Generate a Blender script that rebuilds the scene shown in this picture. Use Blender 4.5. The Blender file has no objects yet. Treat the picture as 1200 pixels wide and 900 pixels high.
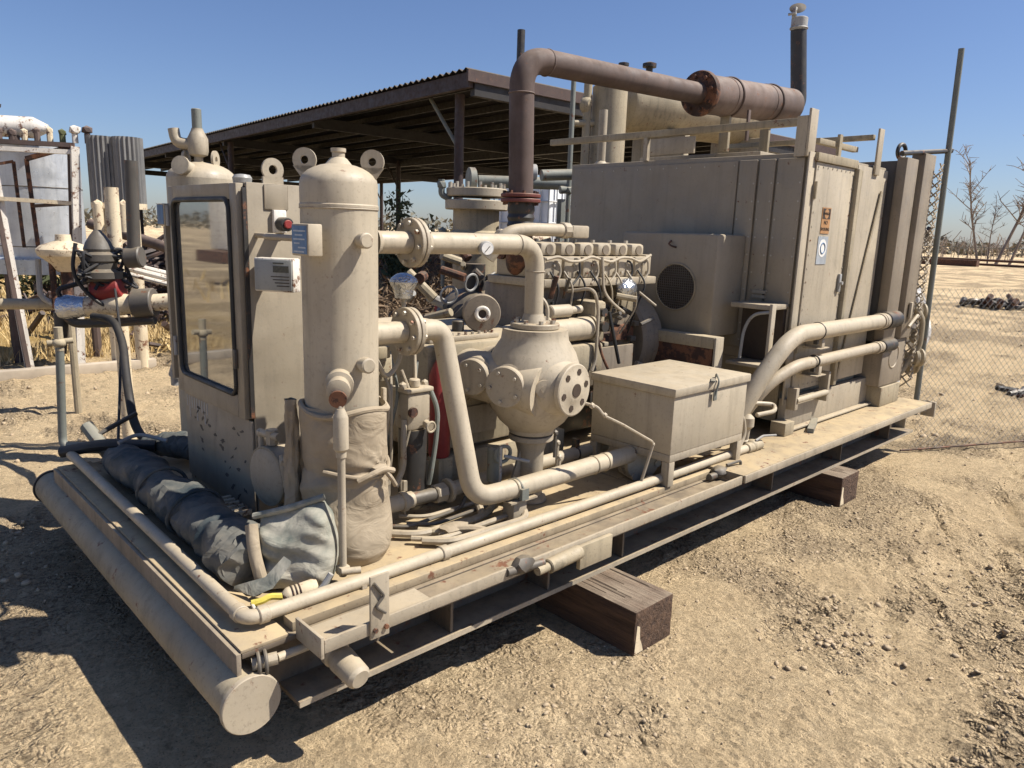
import bpy, bmesh, math, random
import numpy as np
from mathutils import Vector, Matrix
random.seed(7); rng = np.random.default_rng(7)
S = bpy.context.scene; COL = S.collection
V = Vector; PI = math.pi
# ---------------------------------------------------------------- camera
p_, r_, y_ = 0.20552534, 0.03338007, 0.80685577
Fw = V((math.cos(y_)*math.cos(p_), math.sin(y_)*math.cos(p_), -math.sin(p_)))
Rt = Fw.cross(V((0, 0, 1))).normalized(); Up = Rt.cross(Fw)
Rt, Up = Rt*math.cos(r_)+Up*math.sin(r_), -Rt*math.sin(r_)+Up*math.cos(r_)
cam = bpy.data.objects.new('camera', bpy.data.cameras.new('camera')); COL.objects.link(cam)
cam.matrix_world = Matrix((Rt, Up, -Fw)).transposed().to_4x4(); cam.location = (0, 0, 1.65)
cam.data.sensor_width = 36; cam.data.lens = 25.86; cam.data.clip_start = 0.02; cam.data.clip_end = 3000
S.camera = cam
# ---------------------------------------------------------------- sky + sun
SUN_AZ, SUN_EL = math.radians(-45), math.radians(53)
sd = V((math.cos(SUN_AZ)*math.cos(SUN_EL), math.sin(SUN_AZ)*math.cos(SUN_EL), math.sin(SUN_EL)))
w = bpy.data.worlds.new('World'); S.world = w; w.use_nodes = True
bg = w.node_tree.nodes['Background']; sk = w.node_tree.nodes.new('ShaderNodeTexSky')
sk.sky_type = 'NISHITA'; sk.sun_disc = False; sk.sun_elevation = SUN_EL; sk.sun_rotation = math.atan2(sd.x, sd.y)
sk.air_density = 1.0; sk.dust_density = 0.6; sk.ozone_density = 3.0; sk.altitude = 100
tm = w.node_tree.nodes.new('ShaderNodeMix'); tm.data_type = 'RGBA'; tm.blend_type = 'MULTIPLY'; tm.inputs[0].default_value = 1.0
tm.inputs[7].default_value = (0.94, 0.99, 1.20, 1)
w.node_tree.links.new(sk.outputs[0], tm.inputs[6]); w.node_tree.links.new(tm.outputs[2], bg.inputs[0]); bg.inputs[1].default_value = 0.060
sl = bpy.data.lights.new('sun', 'SUN'); sun = bpy.data.objects.new('sun', sl); COL.objects.link(sun)
sl.energy = 5.0; sl.angle = math.radians(0.5); sl.color = (1.0, 0.94, 0.85)
sun.rotation_euler = sd.to_track_quat('Z', 'Y').to_euler(); sun.location = (0, 0, 20)
S.view_settings.view_transform = 'Standard'; S.view_settings.look = 'None'
S.view_settings.exposure = 0.68; S.view_settings.gamma = 1.0; S.view_settings.use_curve_mapping = False
S.cycles.max_bounces = 6; S.cycles.diffuse_bounces = 2; S.cycles.transparent_max_bounces = 24; S.cycles.use_denoising = True
# ---------------------------------------------------------------- materials
class NT:
    def __init__(s, name):
        s.m = bpy.data.materials.new(name); s.m.use_nodes = True; s.t = s.m.node_tree
        s.b = s.t.nodes['Principled BSDF']; s.geo = s.n('ShaderNodeNewGeometry')
    def n(s, kind, **k):
        o = s.t.nodes.new(kind)
        for a, v in k.items(): setattr(o, a, v)
        return o
    def l(s, a, b): s.t.links.new(a, b)
    def noise(s, scale, detail=4, rough=0.55, vec=None, dist=0.0):
        n = s.n('ShaderNodeTexNoise'); n.inputs['Scale'].default_value = scale
        n.inputs['Detail'].default_value = detail; n.inputs['Roughness'].default_value = rough
        n.inputs['Distortion'].default_value = dist
        s.l(vec or s.geo.outputs['Position'], n.inputs['Vector']); return n.outputs['Fac']
    def ramp(s, f, a, b, va=0.0, vb=1.0):
        r = s.n('ShaderNodeMapRange'); r.inputs[1].default_value = a; r.inputs[2].default_value = b
        r.inputs[3].default_value = va; r.inputs[4].default_value = vb; s.l(f, r.inputs[0]); return r.outputs[0]
    def mix(s, f, a, b):
        m = s.n('ShaderNodeMix', data_type='RGBA')
        if hasattr(f, 'links'): s.l(f, m.inputs[0])
        else: m.inputs[0].default_value = f
        for i, c in ((6, a), (7, b)):
            if hasattr(c, 'links'): s.l(c, m.inputs[i])
            else: m.inputs[i].default_value = (*c, 1)
        return m.outputs[2]
    def mul(s, a, b):
        m = s.n('ShaderNodeMath', operation='MULTIPLY')
        for i, c in ((0, a), (1, b)):
            if hasattr(c, 'links'): s.l(c, m.inputs[i])
            else: m.inputs[i].default_value = c
        return m.outputs[0]
    def bump(s, f, strength=0.3, dist=0.002):
        b = s.n('ShaderNodeBump'); b.inputs['Strength'].default_value = strength; b.inputs['Distance'].default_value = dist
        s.l(f, b.inputs['Height']); s.l(b.outputs[0], s.b.inputs['Normal'])
    def stretch(s, x, y, z):
        m = s.n('ShaderNodeMapping'); m.inputs['Scale'].default_value = (x, y, z)
        s.l(s.geo.outputs['Position'], m.inputs[0]); return m.outputs[0]
def paint(name, c, var=0.14, rust=0.0, dust=0.5, rough=0.55, grime=0.5, bump=0.25, dustc=(0.42, 0.33, 0.205), metal=0.0, dent=0.0, edge=0.0):
    """weathered paint: tone drift, vertical grime streaks, settled dust on upward faces, chips of rust"""
    t = NT(name)
    col = t.mix(t.ramp(t.noise(3.5, 5), 0.3, 0.7), tuple(x*(1-var) for x in c), tuple(min(1, x*(1+var)) for x in c))
    st = t.ramp(t.noise(5, 5, 0.6, t.stretch(5, 5, 0.35)), 0.5, 0.78, 0, grime)
    col = t.mix(st, col, tuple(x*0.52 for x in c))
    fd = t.ramp(t.noise(1.7, 7, 0.62, dist=0.4), 0.47, 0.66, 0, min(1, grime*0.55))
    col = t.mix(fd, col, tuple(min(1, x*1.28+.02) for x in c))
    ol = t.ramp(t.noise(4.2, 8, 0.7, dist=1.0), 0.60, 0.70, 0, grime*0.75)
    col = t.mix(ol, col, tuple(x*0.38 for x in c))
    sp = t.ramp(t.noise(60, 3, 0.7), 0.56, 0.70, 0, grime*0.8)
    col = t.mix(sp, col, tuple(x*0.6 for x in c))
    nz = t.n('ShaderNodeSeparateXYZ'); t.l(t.geo.outputs['Normal'], nz.inputs[0])
    d = t.mul(t.ramp(nz.outputs[2], 0.35, 0.95), t.ramp(t.noise(9, 5, 0.65), 0.28, 0.6, 0.1, dust))
    col = t.mix(d, col, dustc)
    if rust > 0:
        rm = t.ramp(t.noise(14, 8, 0.72), 0.66-rust*0.22, 0.71-rust*0.2)
        col = t.mix(rm, col, t.mix(t.noise(40), (0.09, 0.035, 0.02), (0.22, 0.10, 0.05)))
    if edge > 0:   # paint rubbed off along sharp edges
        bv = t.n('ShaderNodeBevel', samples=3); bv.inputs['Radius'].default_value = 0.006
        dp = t.n('ShaderNodeVectorMath', operation='DOT_PRODUCT'); t.l(bv.outputs[0], dp.inputs[0]); t.l(t.geo.outputs['Normal'], dp.inputs[1])
        ew = t.mul(t.ramp(dp.outputs['Value'], 0.97, 0.80), t.ramp(t.noise(22, 5, 0.7), 0.50, 0.62, 0, edge)); col = t.mix(ew, col, (0.12, 0.062, 0.038))
    t.l(col, t.b.inputs['Base Color']); t.b.inputs['Metallic'].default_value = metal
    t.l(t.ramp(t.noise(12, 4), 0.3, 0.7, rough-0.1, rough+0.2), t.b.inputs['Roughness'])
    b1 = t.n('ShaderNodeBump'); b1.inputs['Strength'].default_value = bump; b1.inputs['Distance'].default_value = 0.002
    t.l(t.noise(90, 4, 0.6), b1.inputs['Height'])
    if dent > 0:
        b2 = t.n('ShaderNodeBump'); b2.inputs['Strength'].default_value = 1.0; b2.inputs['Distance'].default_value = dent
        t.l(t.noise(3.2, 2, 0.4), b2.inputs['Height']); t.l(b2.outputs[0], b1.inputs['Normal'])
    t.l(b1.outputs[0], t.b.inputs['Normal'])
    return t.m
M = {}
TAN = (0.338, 0.288, 0.212)
M['tan'] = paint('tan_paint', TAN, rust=0.16, grime=0.65, dent=0.004, edge=0.9)
M['tan_clean'] = paint('tan_paint_smooth', (0.385, 0.33, 0.243), rust=0.08, grime=0.55, var=0.11, dent=0.006, edge=0.8)
M['tan_worn'] = paint('tan_paint_worn', (0.31, 0.26, 0.175), rust=0.22, grime=0.9, var=0.2, rough=0.65, bump=0.5)
M['tan_panel'] = paint('tan_sheet_metal', (0.29, 0.245, 0.178), rust=0.06, grime=0.32, var=0.10, dust=0.4, dent=0.022, edge=0.6)  # darker copy of the same tan; part of the end wall's shade is in it
M['deck'] = paint('dusty_deck_steel', (0.27, 0.215, 0.14), rust=0.3, grime=0.9, dust=0.85, rough=0.8, dustc=(0.44, 0.335, 0.19))
M['rust'] = paint('rusted_exhaust_steel', (0.088, 0.060, 0.050), var=0.35, rust=0.15, dust=0.6, rough=0.7, dustc=(0.24, 0.175, 0.13))
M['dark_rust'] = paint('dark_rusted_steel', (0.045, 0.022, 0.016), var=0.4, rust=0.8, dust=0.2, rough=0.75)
M['muffler'] = paint('muffler_steel', (0.125, 0.088, 0.073), var=0.4, rust=0.3, dust=0.6, rough=0.7, dustc=(0.30, 0.225, 0.17))
M['rad'] = paint('radiator_frame_paint', (0.23, 0.19, 0.14), rust=0.15, grime=0.6)
M['hose'] = paint('black_hose_rubber', (0.010, 0.010, 0.011), dust=0.04, rough=0.65, grime=0.1)
M['web'] = paint('shaded_beam_paint', (0.12, 0.095, 0.068), rust=0.35, grime=0.9, var=0.2)  # tan paint darkened: the shade below the drip channel is put into the colour
M['greasy'] = paint('greasy_tan_paint', (0.19, 0.155, 0.115), rust=0.25, grime=0.9, var=0.2)
M['black'] = paint('black_rubber', (0.018, 0.018, 0.018), dust=0.25, rough=0.5, grime=0.2)
M['blacksteel'] = paint('black_painted_steel', (0.03, 0.028, 0.026), dust=0.4, rust=0.4, rough=0.45)
M['grey'] = paint('grey_steel', (0.30, 0.30, 0.29), rust=0.3, dust=0.3, rough=0.45)
M['darkgrey'] = paint('dark_grey_steel', (0.085, 0.075, 0.062), rust=0.3, dust=0.3, rough=0.5)
M['greygreen'] = paint('grey_green_steel', (0.16, 0.17, 0.15), rust=0.3, dust=0.4)
M['bolt'] = paint('zinc_bolt', (0.42, 0.38, 0.31), rust=0.5, rough=0.4, metal=0.3)
M['red'] = paint('faded_red_paint', (0.22, 0.02, 0.018), rust=0.2, dust=0.3)
M['oxide'] = paint('red_oxide_flange', (0.13, 0.03, 0.022), rust=0.5, dust=0.3)
M['white'] = paint('weathered_white_paint', (0.66, 0.62, 0.55), rust=0.5, grime=0.7, dust=0.4)
M['cream'] = paint('cream_paint', (0.62, 0.52, 0.36), rust=0.5, grime=0.7)
M['silver'] = paint('galvanised_tank_sheet', (0.52, 0.54, 0.56), rust=0.0, grime=0.5, rough=0.36, metal=0.45)
M['culvert'] = paint('corrugated_grey_sheet', (0.20, 0.195, 0.185), rust=0.1, grime=0.6, rough=0.5, metal=0.3)
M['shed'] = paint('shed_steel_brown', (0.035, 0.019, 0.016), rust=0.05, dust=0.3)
M['roofing'] = paint('corrugated_roofing', (0.012, 0.009, 0.008), rust=0.0, dust=0.3)  # near-black on both faces, so the shade below the roof is in the colour
M['roofunder'] = paint('roof_underside_shade', (0.012, 0.009, 0.008), rust=0.0, dust=0)  # far darker than the shed steel: roof shade painted into purlins and rafters
M['fascia'] = paint('roof_edge_steel', (0.06, 0.035, 0.028), rust=0.2, dust=0.4)
M['blue'] = paint('faded_blue_label', (0.10, 0.19, 0.33), dust=0.0, grime=0.6)
M['labelwhite'] = paint('label_print_white', (0.42, 0.47, 0.52), dust=0.0, grime=0.6)
M['plate'] = paint('grey_instrument_face', (0.28, 0.29, 0.28), dust=0.1)
M['screen'] = paint('dark_display', (0.05, 0.055, 0.05), dust=0.0, rough=0.25)
M['orange'] = paint('orange_sign', (0.42, 0.22, 0.09), dust=0.0, grime=0.3, bump=0.05)
M['signdark'] = paint('sign_print_dark', (0.045, 0.03, 0.02), dust=0.0, grime=0.1)
M['placard'] = paint('pale_placard', (0.42, 0.46, 0.50), dust=0.0, rough=0.3, metal=0.3)
M['decal'] = paint('flaked_dark_decal', (0.07, 0.058, 0.048), dust=0)
M['fade'] = paint('faded_lettering', (0.34, 0.33, 0.31), dust=0)
M['dial'] = paint('dial_white', (0.75, 0.74, 0.70), dust=0, grime=0.2)
M['yellow'] = paint('yellow_tape', (0.62, 0.52, 0.08), dust=0.2)
M['bone'] = paint('dry_branch', (0.23, 0.18, 0.14), dust=0, var=0.3)
M['rope'] = paint('cable_sheath', (0.012, 0.012, 0.014), dust=0.1)
def mk(name, fn):
    t = NT(name); fn(t); M[name] = t.m; return t.m
def foil(t):
    t.b.inputs['Metallic'].default_value = 0.9
    t.l(t.mix(t.noise(30), (0.40, 0.42, 0.45), (0.72, 0.74, 0.76)), t.b.inputs['Base Color'])
    t.b.inputs['Roughness'].default_value = 0.22; t.bump(t.noise(45, 3, 0.6, dist=0.8), 1.0, 0.01)
mk('foil', foil)
def wood(t):
    v = t.stretch(14, 1.2, 14)
    g = t.ramp(t.noise(3, 8, 0.65, v, 0.6), 0.3, 0.7)
    c = t.mix(g, (0.035, 0.019, 0.012), (0.13, 0.075, 0.045))
    nz = t.n('ShaderNodeSeparateXYZ'); t.l(t.geo.outputs['Normal'], nz.inputs[0])
    c = t.mix(t.mul(t.ramp(nz.outputs[2], 0.4, 0.9), t.ramp(t.noise(8, 5), 0.25, 0.6, 0.25, 0.9)), c,
              t.mix(g, (0.15, 0.11, 0.075), (0.30, 0.24, 0.17)))
    t.l(c, t.b.inputs['Base Color']); t.b.inputs['Roughness'].default_value = 0.85
    t.bump(g, 0.8, 0.01)
mk('wood', wood)
def cloth(c1, c2, sc=5):
    def f(t):
        t.l(t.mix(t.ramp(t.noise(sc, 6, 0.6), 0.35, 0.68), c1, c2), t.b.inputs['Base Color'])
        t.b.inputs['Roughness'].default_value = 0.85
        t.bump(t.noise(7, 3, 0.5, t.stretch(1, 1, 1.6), 1.6), 0.5, 0.02)
    return f
mk('wrap', cloth((0.27, 0.215, 0.145), (0.37, 0.305, 0.215)))
mk('tarp', cloth((0.022, 0.036, 0.042), (0.17, 0.155, 0.125), 6))
mk('greentarp', cloth((0.06, 0.088, 0.078), (0.50, 0.455, 0.36), 5.6))
mk('whitesheet', cloth((0.55, 0.53, 0.50), (0.75, 0.74, 0.71)))
def pane(t):
    t.t.nodes.remove(t.b); out = [n for n in t.t.nodes if n.type == 'OUTPUT_MATERIAL'][0]
    g = t.n('ShaderNodeBsdfGlossy'); g.inputs['Roughness'].default_value = 0.03; g.inputs['Color'].default_value = (0.85, 0.87, 0.88, 1)
    tr = t.n('ShaderNodeBsdfTransparent'); tr.inputs['Color'].default_value = (0.55, 0.53, 0.5, 1)
    df = t.n('ShaderNodeBsdfDiffuse'); df.inputs['Color'].default_value = (0.34, 0.33, 0.31, 1)
    m1 = t.n('ShaderNodeMixShader'); m1.inputs[0].default_value = 0.28; t.l(tr.outputs[0], m1.inputs[1]); t.l(df.outputs[0], m1.inputs[2])
    m2 = t.n('ShaderNodeMixShader'); m2.inputs[0].default_value = 0.40
    t.l(m1.outputs[0], m2.inputs[1]); t.l(g.outputs[0], m2.inputs[2]); t.l(m2.outputs[0], out.inputs[0])
mk('pane', pane)
def tote(t):
    t.b.inputs['Base Color'].default_value = (0.80, 0.82, 0.83, 1); t.b.inputs['Roughness'].default_value = 0.45
    t.b.inputs['Subsurface Weight'].default_value = 0.0
mk('tote', tote)
def dirt(t):
    at = t.n('ShaderNodeAttribute'); at.attribute_name = 'loose'; lo = at.outputs['Fac']
    big = t.ramp(t.noise(0.35, 6, 0.6), 0.35, 0.68); mid = t.ramp(t.noise(2.2, 7, 0.65, dist=0.5), 0.34, 0.66)
    c = t.mix(big, (0.76, 0.575, 0.345), (0.66, 0.495, 0.295)); c = t.mix(t.mul(mid, 0.8), c, (0.84, 0.65, 0.395))
    c = t.mix(t.ramp(lo, 0.1, 0.9, 0, 0.62), c, (0.40, 0.31, 0.205))
    c = t.mix(t.ramp(t.noise(6, 8, 0.75, dist=0.6), 0.54, 0.68, 0, 0.5), c, (0.44, 0.325, 0.19))
    sp = t.mul(t.ramp(t.noise(42, 5, 0.75), 0.50, 0.60), t.ramp(lo, 0.0, 0.8, 0.25, 1.0)); c = t.mix(t.mul(sp, 0.8), c, (0.17, 0.125, 0.08))
    c = t.mix(t.ramp(t.noise(17, 7, 0.8, dist=.5), 0.53, 0.64, 0, 0.6), c, (0.32, 0.235, 0.14)); c = t.mix(t.ramp(t.noise(11, 7, 0.8), 0.54, 0.66, 0, 0.6), c, (0.86, 0.68, 0.43))
    c = t.mix(t.ramp(t.noise(115, 3, 0.75), 0.56, 0.66, 0, 0.65), c, (0.19, 0.14, 0.085))
    rm = t.n('ShaderNodeMapping'); rm.inputs['Rotation'].default_value = (0, 0, 0.55); rm.inputs['Scale'].default_value = (0.5, 3.4, 1); t.l(t.geo.outputs['Position'], rm.inputs[0])
    c = t.mix(t.ramp(t.noise(1.5, 6, 0.62, rm.outputs[0], 0.5), 0.55, 0.70, 0, 0.45), c, (0.40, 0.30, 0.185))
    sx = t.n('ShaderNodeSeparateXYZ'); t.l(t.geo.outputs['Position'], sx.inputs[0])
    f = t.mul(t.mul(t.ramp(sx.outputs[1], 9.2, 10.2), t.ramp(sx.outputs[0], 16, 9)), t.mul(t.ramp(sx.outputs[0], -4, -1), t.ramp(t.noise(1.2, 6), 0.25, 0.55)))
    c = t.mix(f, c, (0.50, 0.34, 0.13))
    t.l(c, t.b.inputs['Base Color']); t.b.inputs['Roughness'].default_value = 0.95; t.b.inputs['Specular IOR Level'].default_value = 0.12
    h = t.n('ShaderNodeMath', operation='ADD'); t.l(t.noise(35, 8, 0.75), h.inputs[0]); t.l(t.noise(150, 5, 0.75), h.inputs[1])
    b0 = t.n('ShaderNodeBump'); b0.inputs['Strength'].default_value = 1.0; b0.inputs['Distance'].default_value = 0.034; t.l(h.outputs[0], b0.inputs['Height'])
    wv = t.n('ShaderNodeVectorMath', operation='ADD'); nz_ = t.n('ShaderNodeTexNoise'); nz_.inputs['Scale'].default_value = 9; t.l(t.geo.outputs['Position'], nz_.inputs['Vector'])
    ms = t.n('ShaderNodeVectorMath', operation='SCALE'); ms.inputs['Scale'].default_value = 0.09; t.l(nz_.outputs['Color'], ms.inputs[0]); t.l(t.geo.outputs['Position'], wv.inputs[0]); t.l(ms.outputs[0], wv.inputs[1])
    prev = b0
    for sc_, ds_ in ((26, 0.030), (58, 0.016)):       # broken crust: rounded lumps of soil
        vo = t.n('ShaderNodeTexVoronoi'); vo.inputs['Scale'].default_value = sc_; vo.inputs['Randomness'].default_value = 1.0; t.l(wv.outputs[0], vo.inputs['Vector'])
        hh = t.mul(t.ramp(vo.outputs['Distance'], 0.0, 0.75, 1.0, 0.0), t.mul(t.ramp(lo, 0.05, 0.7, 0.12, 1.0), t.ramp(t.noise(8, 4, 0.7), 0.40, 0.58, 0.1, 1.0)))
        bb = t.n('ShaderNodeBump'); bb.inputs['Strength'].default_value = 1.0; bb.inputs['Distance'].default_value = ds_; t.l(hh, bb.inputs['Height']); t.l(prev.outputs[0], bb.inputs['Normal']); prev = bb
    t.l(prev.outputs[0], t.b.inputs['Normal'])
mk('dirt', dirt)
def clod(t):
    t.l(t.mix(t.noise(3, 4), (0.26, 0.20, 0.13), (0.54, 0.42, 0.275)), t.b.inputs['Base Color']); t.b.inputs['Roughness'].default_value = 0.95
    t.bump(t.noise(60, 4), 0.6, 0.006)
mk('clod', clod)
def tint(a, b, sc=4, rough=0.9):
    def f(t):
        t.l(t.mix(t.ramp(t.noise(sc, 4), 0.3, 0.7), a, b), t.b.inputs['Base Color']); t.b.inputs['Roughness'].default_value = rough
    return f
mk('straw', tint((0.42, 0.29, 0.12), (0.62, 0.47, 0.24)))
mk('brush', tint((0.075, 0.05, 0.03), (0.23, 0.155, 0.09), 2.2))
mk('leafdull', tint((0.055, 0.07, 0.03), (0.11, 0.12, 0.055), 6))
mk('leaffar', tint((0.10, 0.10, 0.075), (0.17, 0.15, 0.11), 0.8))
mk('junk', tint((0.02, 0.016, 0.014), (0.10, 0.06, 0.045), 7, 0.6))
mk('hill', tint((0.33, 0.29, 0.22), (0.44, 0.38, 0.30), 0.02))
mk('concrete', tint((0.30, 0.25, 0.19), (0.45, 0.38, 0.29), 5))
# ---------------------------------------------------------------- builders
W = {}
class MB:
    def __init__(s): s.bm = bmesh.new()
    def _add(s, vs, fs):
        bv = [s.bm.verts.new(v) for v in vs]; out = []
        for f in fs:
            try: out.append(s.bm.faces.new([bv[i] for i in f]))
            except ValueError: pass
        return bv, out
    def box(s, x0, x1, y0, y1, z0, z1, b=0.0, rot=0.0, at=None, mat=None):
        vs = [V((x, y, z)) for z in (z0, z1) for y in (y0, y1) for x in (x0, x1)]
        if rot:
            c = V(at) if at else V(((x0+x1)/2, (y0+y1)/2, 0)); R = Matrix.Rotation(rot, 3, 'Z'); vs = [R @ (v-c)+c for v in vs]
        if mat is not None: vs = [mat @ v for v in vs]
        bv, fs = s._add(vs, [(0, 2, 3, 1), (4, 5, 7, 6), (0, 1, 5, 4), (1, 3, 7, 5), (3, 2, 6, 7), (2, 0, 4, 6)])
        if b > 0: bmesh.ops.bevel(s.bm, geom=list({e for f in fs for e in f.edges}), offset=b, segments=2, affect='EDGES', profile=0.5)
        return s
    def lathe(s, o, d, prof, seg=20, caps=True):
        """prof: (radius, distance along d) pairs"""
        o, d = V(o), V(d).normalized(); u = d.orthogonal().normalized(); v = d.cross(u); rings = []
        for r, h in prof:
            rings.append([s.bm.verts.new(o+d*h+(u*math.cos(2*PI*i/seg)+v*math.sin(2*PI*i/seg))*max(r, 1e-4)) for i in range(seg)])
        for a, b in zip(rings, rings[1:]):
            for i in range(seg): s.bm.faces.new((a[i], a[(i+1) % seg], b[(i+1) % seg], b[i]))
        if caps: s.bm.faces.new(rings[0][::-1]); s.bm.faces.new(rings[-1])
        return s
    def cyl(s, p0, p1, r, r1=None, seg=16, ch=0.0):
        p0, p1 = V(p0), V(p1); L = (p1-p0).length; r1 = r if r1 is None else r1
        if ch > 0: return s.lathe(p0, p1-p0, [(r-ch, 0), (r, ch), (r1, L-ch), (r1-ch, L)], seg)
        return s.lathe(p0, p1-p0, [(r, 0), (r1, L)], seg)
    def path(s, pts, r, bend=0.0, seg=12, bs=6, radii=None, caps=True):
        pts = [V(p) for p in pts]
        if bend > 0 and len(pts) > 2:
            q = [pts[0]]
            for a, b, c in zip(pts, pts[1:], pts[2:]):
                u, w2 = (a-b), (c-b); k = min(bend, u.length*0.49, w2.length*0.49); p, e = b+u.normalized()*k, b+w2.normalized()*k
                for i in range(bs+1):
                    t = i/bs; q.append(p*(1-t)**2+b*2*t*(1-t)+e*t*t)
            q.append(pts[-1]); pts = q
        T = [(pts[min(i+1, len(pts)-1)]-pts[max(i-1, 0)]).normalized() for i in range(len(pts))]
        u = T[0].orthogonal().normalized(); rings = []
        for i, (p, t) in enumerate(zip(pts, T)):
            u = (u-t*u.dot(t)).normalized(); v = t.cross(u); rr = radii[i] if radii else r
            rings.append([s.bm.verts.new(p+(u*math.cos(2*PI*k/seg)+v*math.sin(2*PI*k/seg))*rr) for k in range(seg)])
        for a, b in zip(rings, rings[1:]):
            for i in range(seg): s.bm.faces.new((a[i], a[(i+1) % seg], b[(i+1) % seg], b[i]))
        if caps: s.bm.faces.new(rings[0][::-1]); s.bm.faces.new(rings[-1])
        return s
    def ball(s, c, r, sub=2, sc=(1, 1, 1), jit=0.0):
        g = bmesh.ops.create_icosphere(s.bm, subdivisions=sub, radius=r)
        for v in g['verts']: v.co = V((v.co.x*sc[0], v.co.y*sc[1], v.co.z*sc[2]))*(1+random.uniform(-jit, jit))+V(c)
        return s
    def ring(s, c, d, R, r, seg=20, ss=8):
        c, d = V(c), V(d).normalized(); u = d.orthogonal().normalized(); v = d.cross(u); rg = []
        for i in range(seg):
            a = 2*PI*i/seg; o = u*math.cos(a)+v*math.sin(a)
            rg.append([s.bm.verts.new(c+o*(R+r*math.cos(2*PI*k/ss))+d*r*math.sin(2*PI*k/ss)) for k in range(ss)])
        for i in range(seg):
            a, b = rg[i], rg[(i+1) % seg]
            for k in range(ss): s.bm.faces.new((a[k], b[k], b[(k+1) % ss], a[(k+1) % ss]))
        return s
    def annulus(s, c, d, R, r, th, seg=20):
        """flat plate with a hole"""
        c, d = V(c), V(d).normalized(); u = d.orthogonal().normalized(); v = d.cross(u); L = []
        for rr, h in ((R, -th/2), (R, th/2), (r, th/2), (r, -th/2)):
            L.append([s.bm.verts.new(c+d*h+(u*math.cos(2*PI*i/seg)+v*math.sin(2*PI*i/seg))*rr) for i in range(seg)])
        for k in range(4):
            a, b = L[k], L[(k+1) % 4]
            for i in range(seg): s.bm.faces.new((a[i], a[(i+1) % seg], b[(i+1) % seg], b[i]))
        return s
    def bolts(s, c, d, R, n, r, h, both=0.0, ph=0.2):
        c, d = V(c), V(d).normalized(); u = d.orthogonal().normalized(); v = d.cross(u)
        for i in range(n):
            a = 2*PI*i/n+ph; o = c+(u*math.cos(a)+v*math.sin(a))*R
            s.cyl(o-d*both, o+d*h, r, seg=6)
            if both: s.cyl(o-d*(both+h), o-d*both, r, seg=6)
        return s
    def prism(s, pts, d):
        """flat polygon pushed along vector d"""
        pts = [V(p) for p in pts]; d = V(d); n = len(pts); a = [s.bm.verts.new(p) for p in pts]; b = [s.bm.verts.new(p+d) for p in pts]
        s.bm.faces.new(a[::-1]); s.bm.faces.new(b)
        for i in range(n): s.bm.faces.new((a[i], a[(i+1) % n], b[(i+1) % n], b[i]))
        return s
def finish(name, mesh, mat, parent, kind, label, smooth=True):
    mesh.materials.clear(); mesh.materials.append(M[mat] if isinstance(mat, str) else mat)
    n = len(mesh.vertices); co = np.empty(n*3); mesh.vertices.foreach_get('co', co); co = co.reshape(-1, 3)
    lo, hi = co.min(0), co.max(0); c = V(((lo[0]+hi[0])/2, (lo[1]+hi[1])/2, lo[2]))
    mesh.vertices.foreach_set('co', (co-np.array(c)).ravel()); mesh.update()
    if smooth: mesh.shade_smooth(); mesh.set_sharp_from_angle(angle=math.radians(30))
    o = bpy.data.objects.new(name, mesh); COL.objects.link(o)
    if parent is not None: o.parent = parent; o.location = c-W[parent]
    else: o.location = c
    W[o] = c
    if kind: o['kind'] = kind
    if label: o['label'] = label
    return o
def part(name, mb, mat, parent=None, kind=None, label=None, smooth=True):
    bmesh.ops.recalc_face_normals(mb.bm, faces=mb.bm.faces)
    me = bpy.data.meshes.new(name); mb.bm.to_mesh(me); mb.bm.free()
    return finish(name, me, mat, parent, kind, label, smooth)
def thing(name, label, cat, loc, group=None):
    o = bpy.data.objects.new(name, None); COL.objects.link(o); o.location = loc; o.empty_display_size = 0.1; W[o] = V(loc)
    o['label'] = label; o['category'] = cat
    if group: o['group'] = group
    return o
def single(name, mb, mat, label, cat, group=None, kind=None):
    o = part(name, mb, mat, None, kind, label)
    if cat: o['category'] = cat
    if group: o['group'] = group
    return o
def copy_thing(t, off, label, rotz=0.0, scale=1.0):
    def rec(o, par):
        c = o.copy(); COL.objects.link(c)
        if par is not None: c.parent = par
        for ch in list(o.children): rec(ch, c)
        return c
    c = rec(t, None); c.location = t.location+V(off); c.rotation_euler.z = rotz; c.scale = (scale,)*3; c['label'] = label
    return c
def text(name, body, size, o, right, up, mat, parent, depth=0.0008, align='CENTER'):
    cu = bpy.data.curves.new(name, 'FONT'); cu.body = body; cu.size = size; cu.align_x = align; cu.align_y = 'CENTER'; cu.extrude = depth
    to = bpy.data.objects.new(name, cu); COL.objects.link(to)
    me = bpy.data.meshes.new_from_object(to.evaluated_get(bpy.context.evaluated_depsgraph_get()))
    bpy.data.objects.remove(to); bpy.data.curves.remove(cu)
    r, u = V(right).normalized(), V(up).normalized()
    me.transform(Matrix.Translation(V(o)) @ Matrix((r, u, r.cross(u))).transposed().to_4x4())
    return finish(name, me, mat, parent, None, None, False)
def flange_pair(parent, c, d, r, th=0.018, n=8, gap=0.004, mat='tan', br=0.009):
    """two bolted pipe flanges face to face"""
    c, d = V(c), V(d).normalized()
    for k in (-1, 1):
        a = c+d*k*gap/2; b = c+d*k*(gap/2+th)
        part('flange', MB().cyl(a, b, r, seg=32, ch=0.002), mat, parent)
    part('bolts', MB().bolts(c+d*(th+gap/2), d, r*0.80, n, br, 0.014, both=0.0).bolts(c-d*(th+gap/2), -d, r*0.80, n, br, 0.014, ph=-0.2), 'bolt', parent, kind='stuff')

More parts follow.
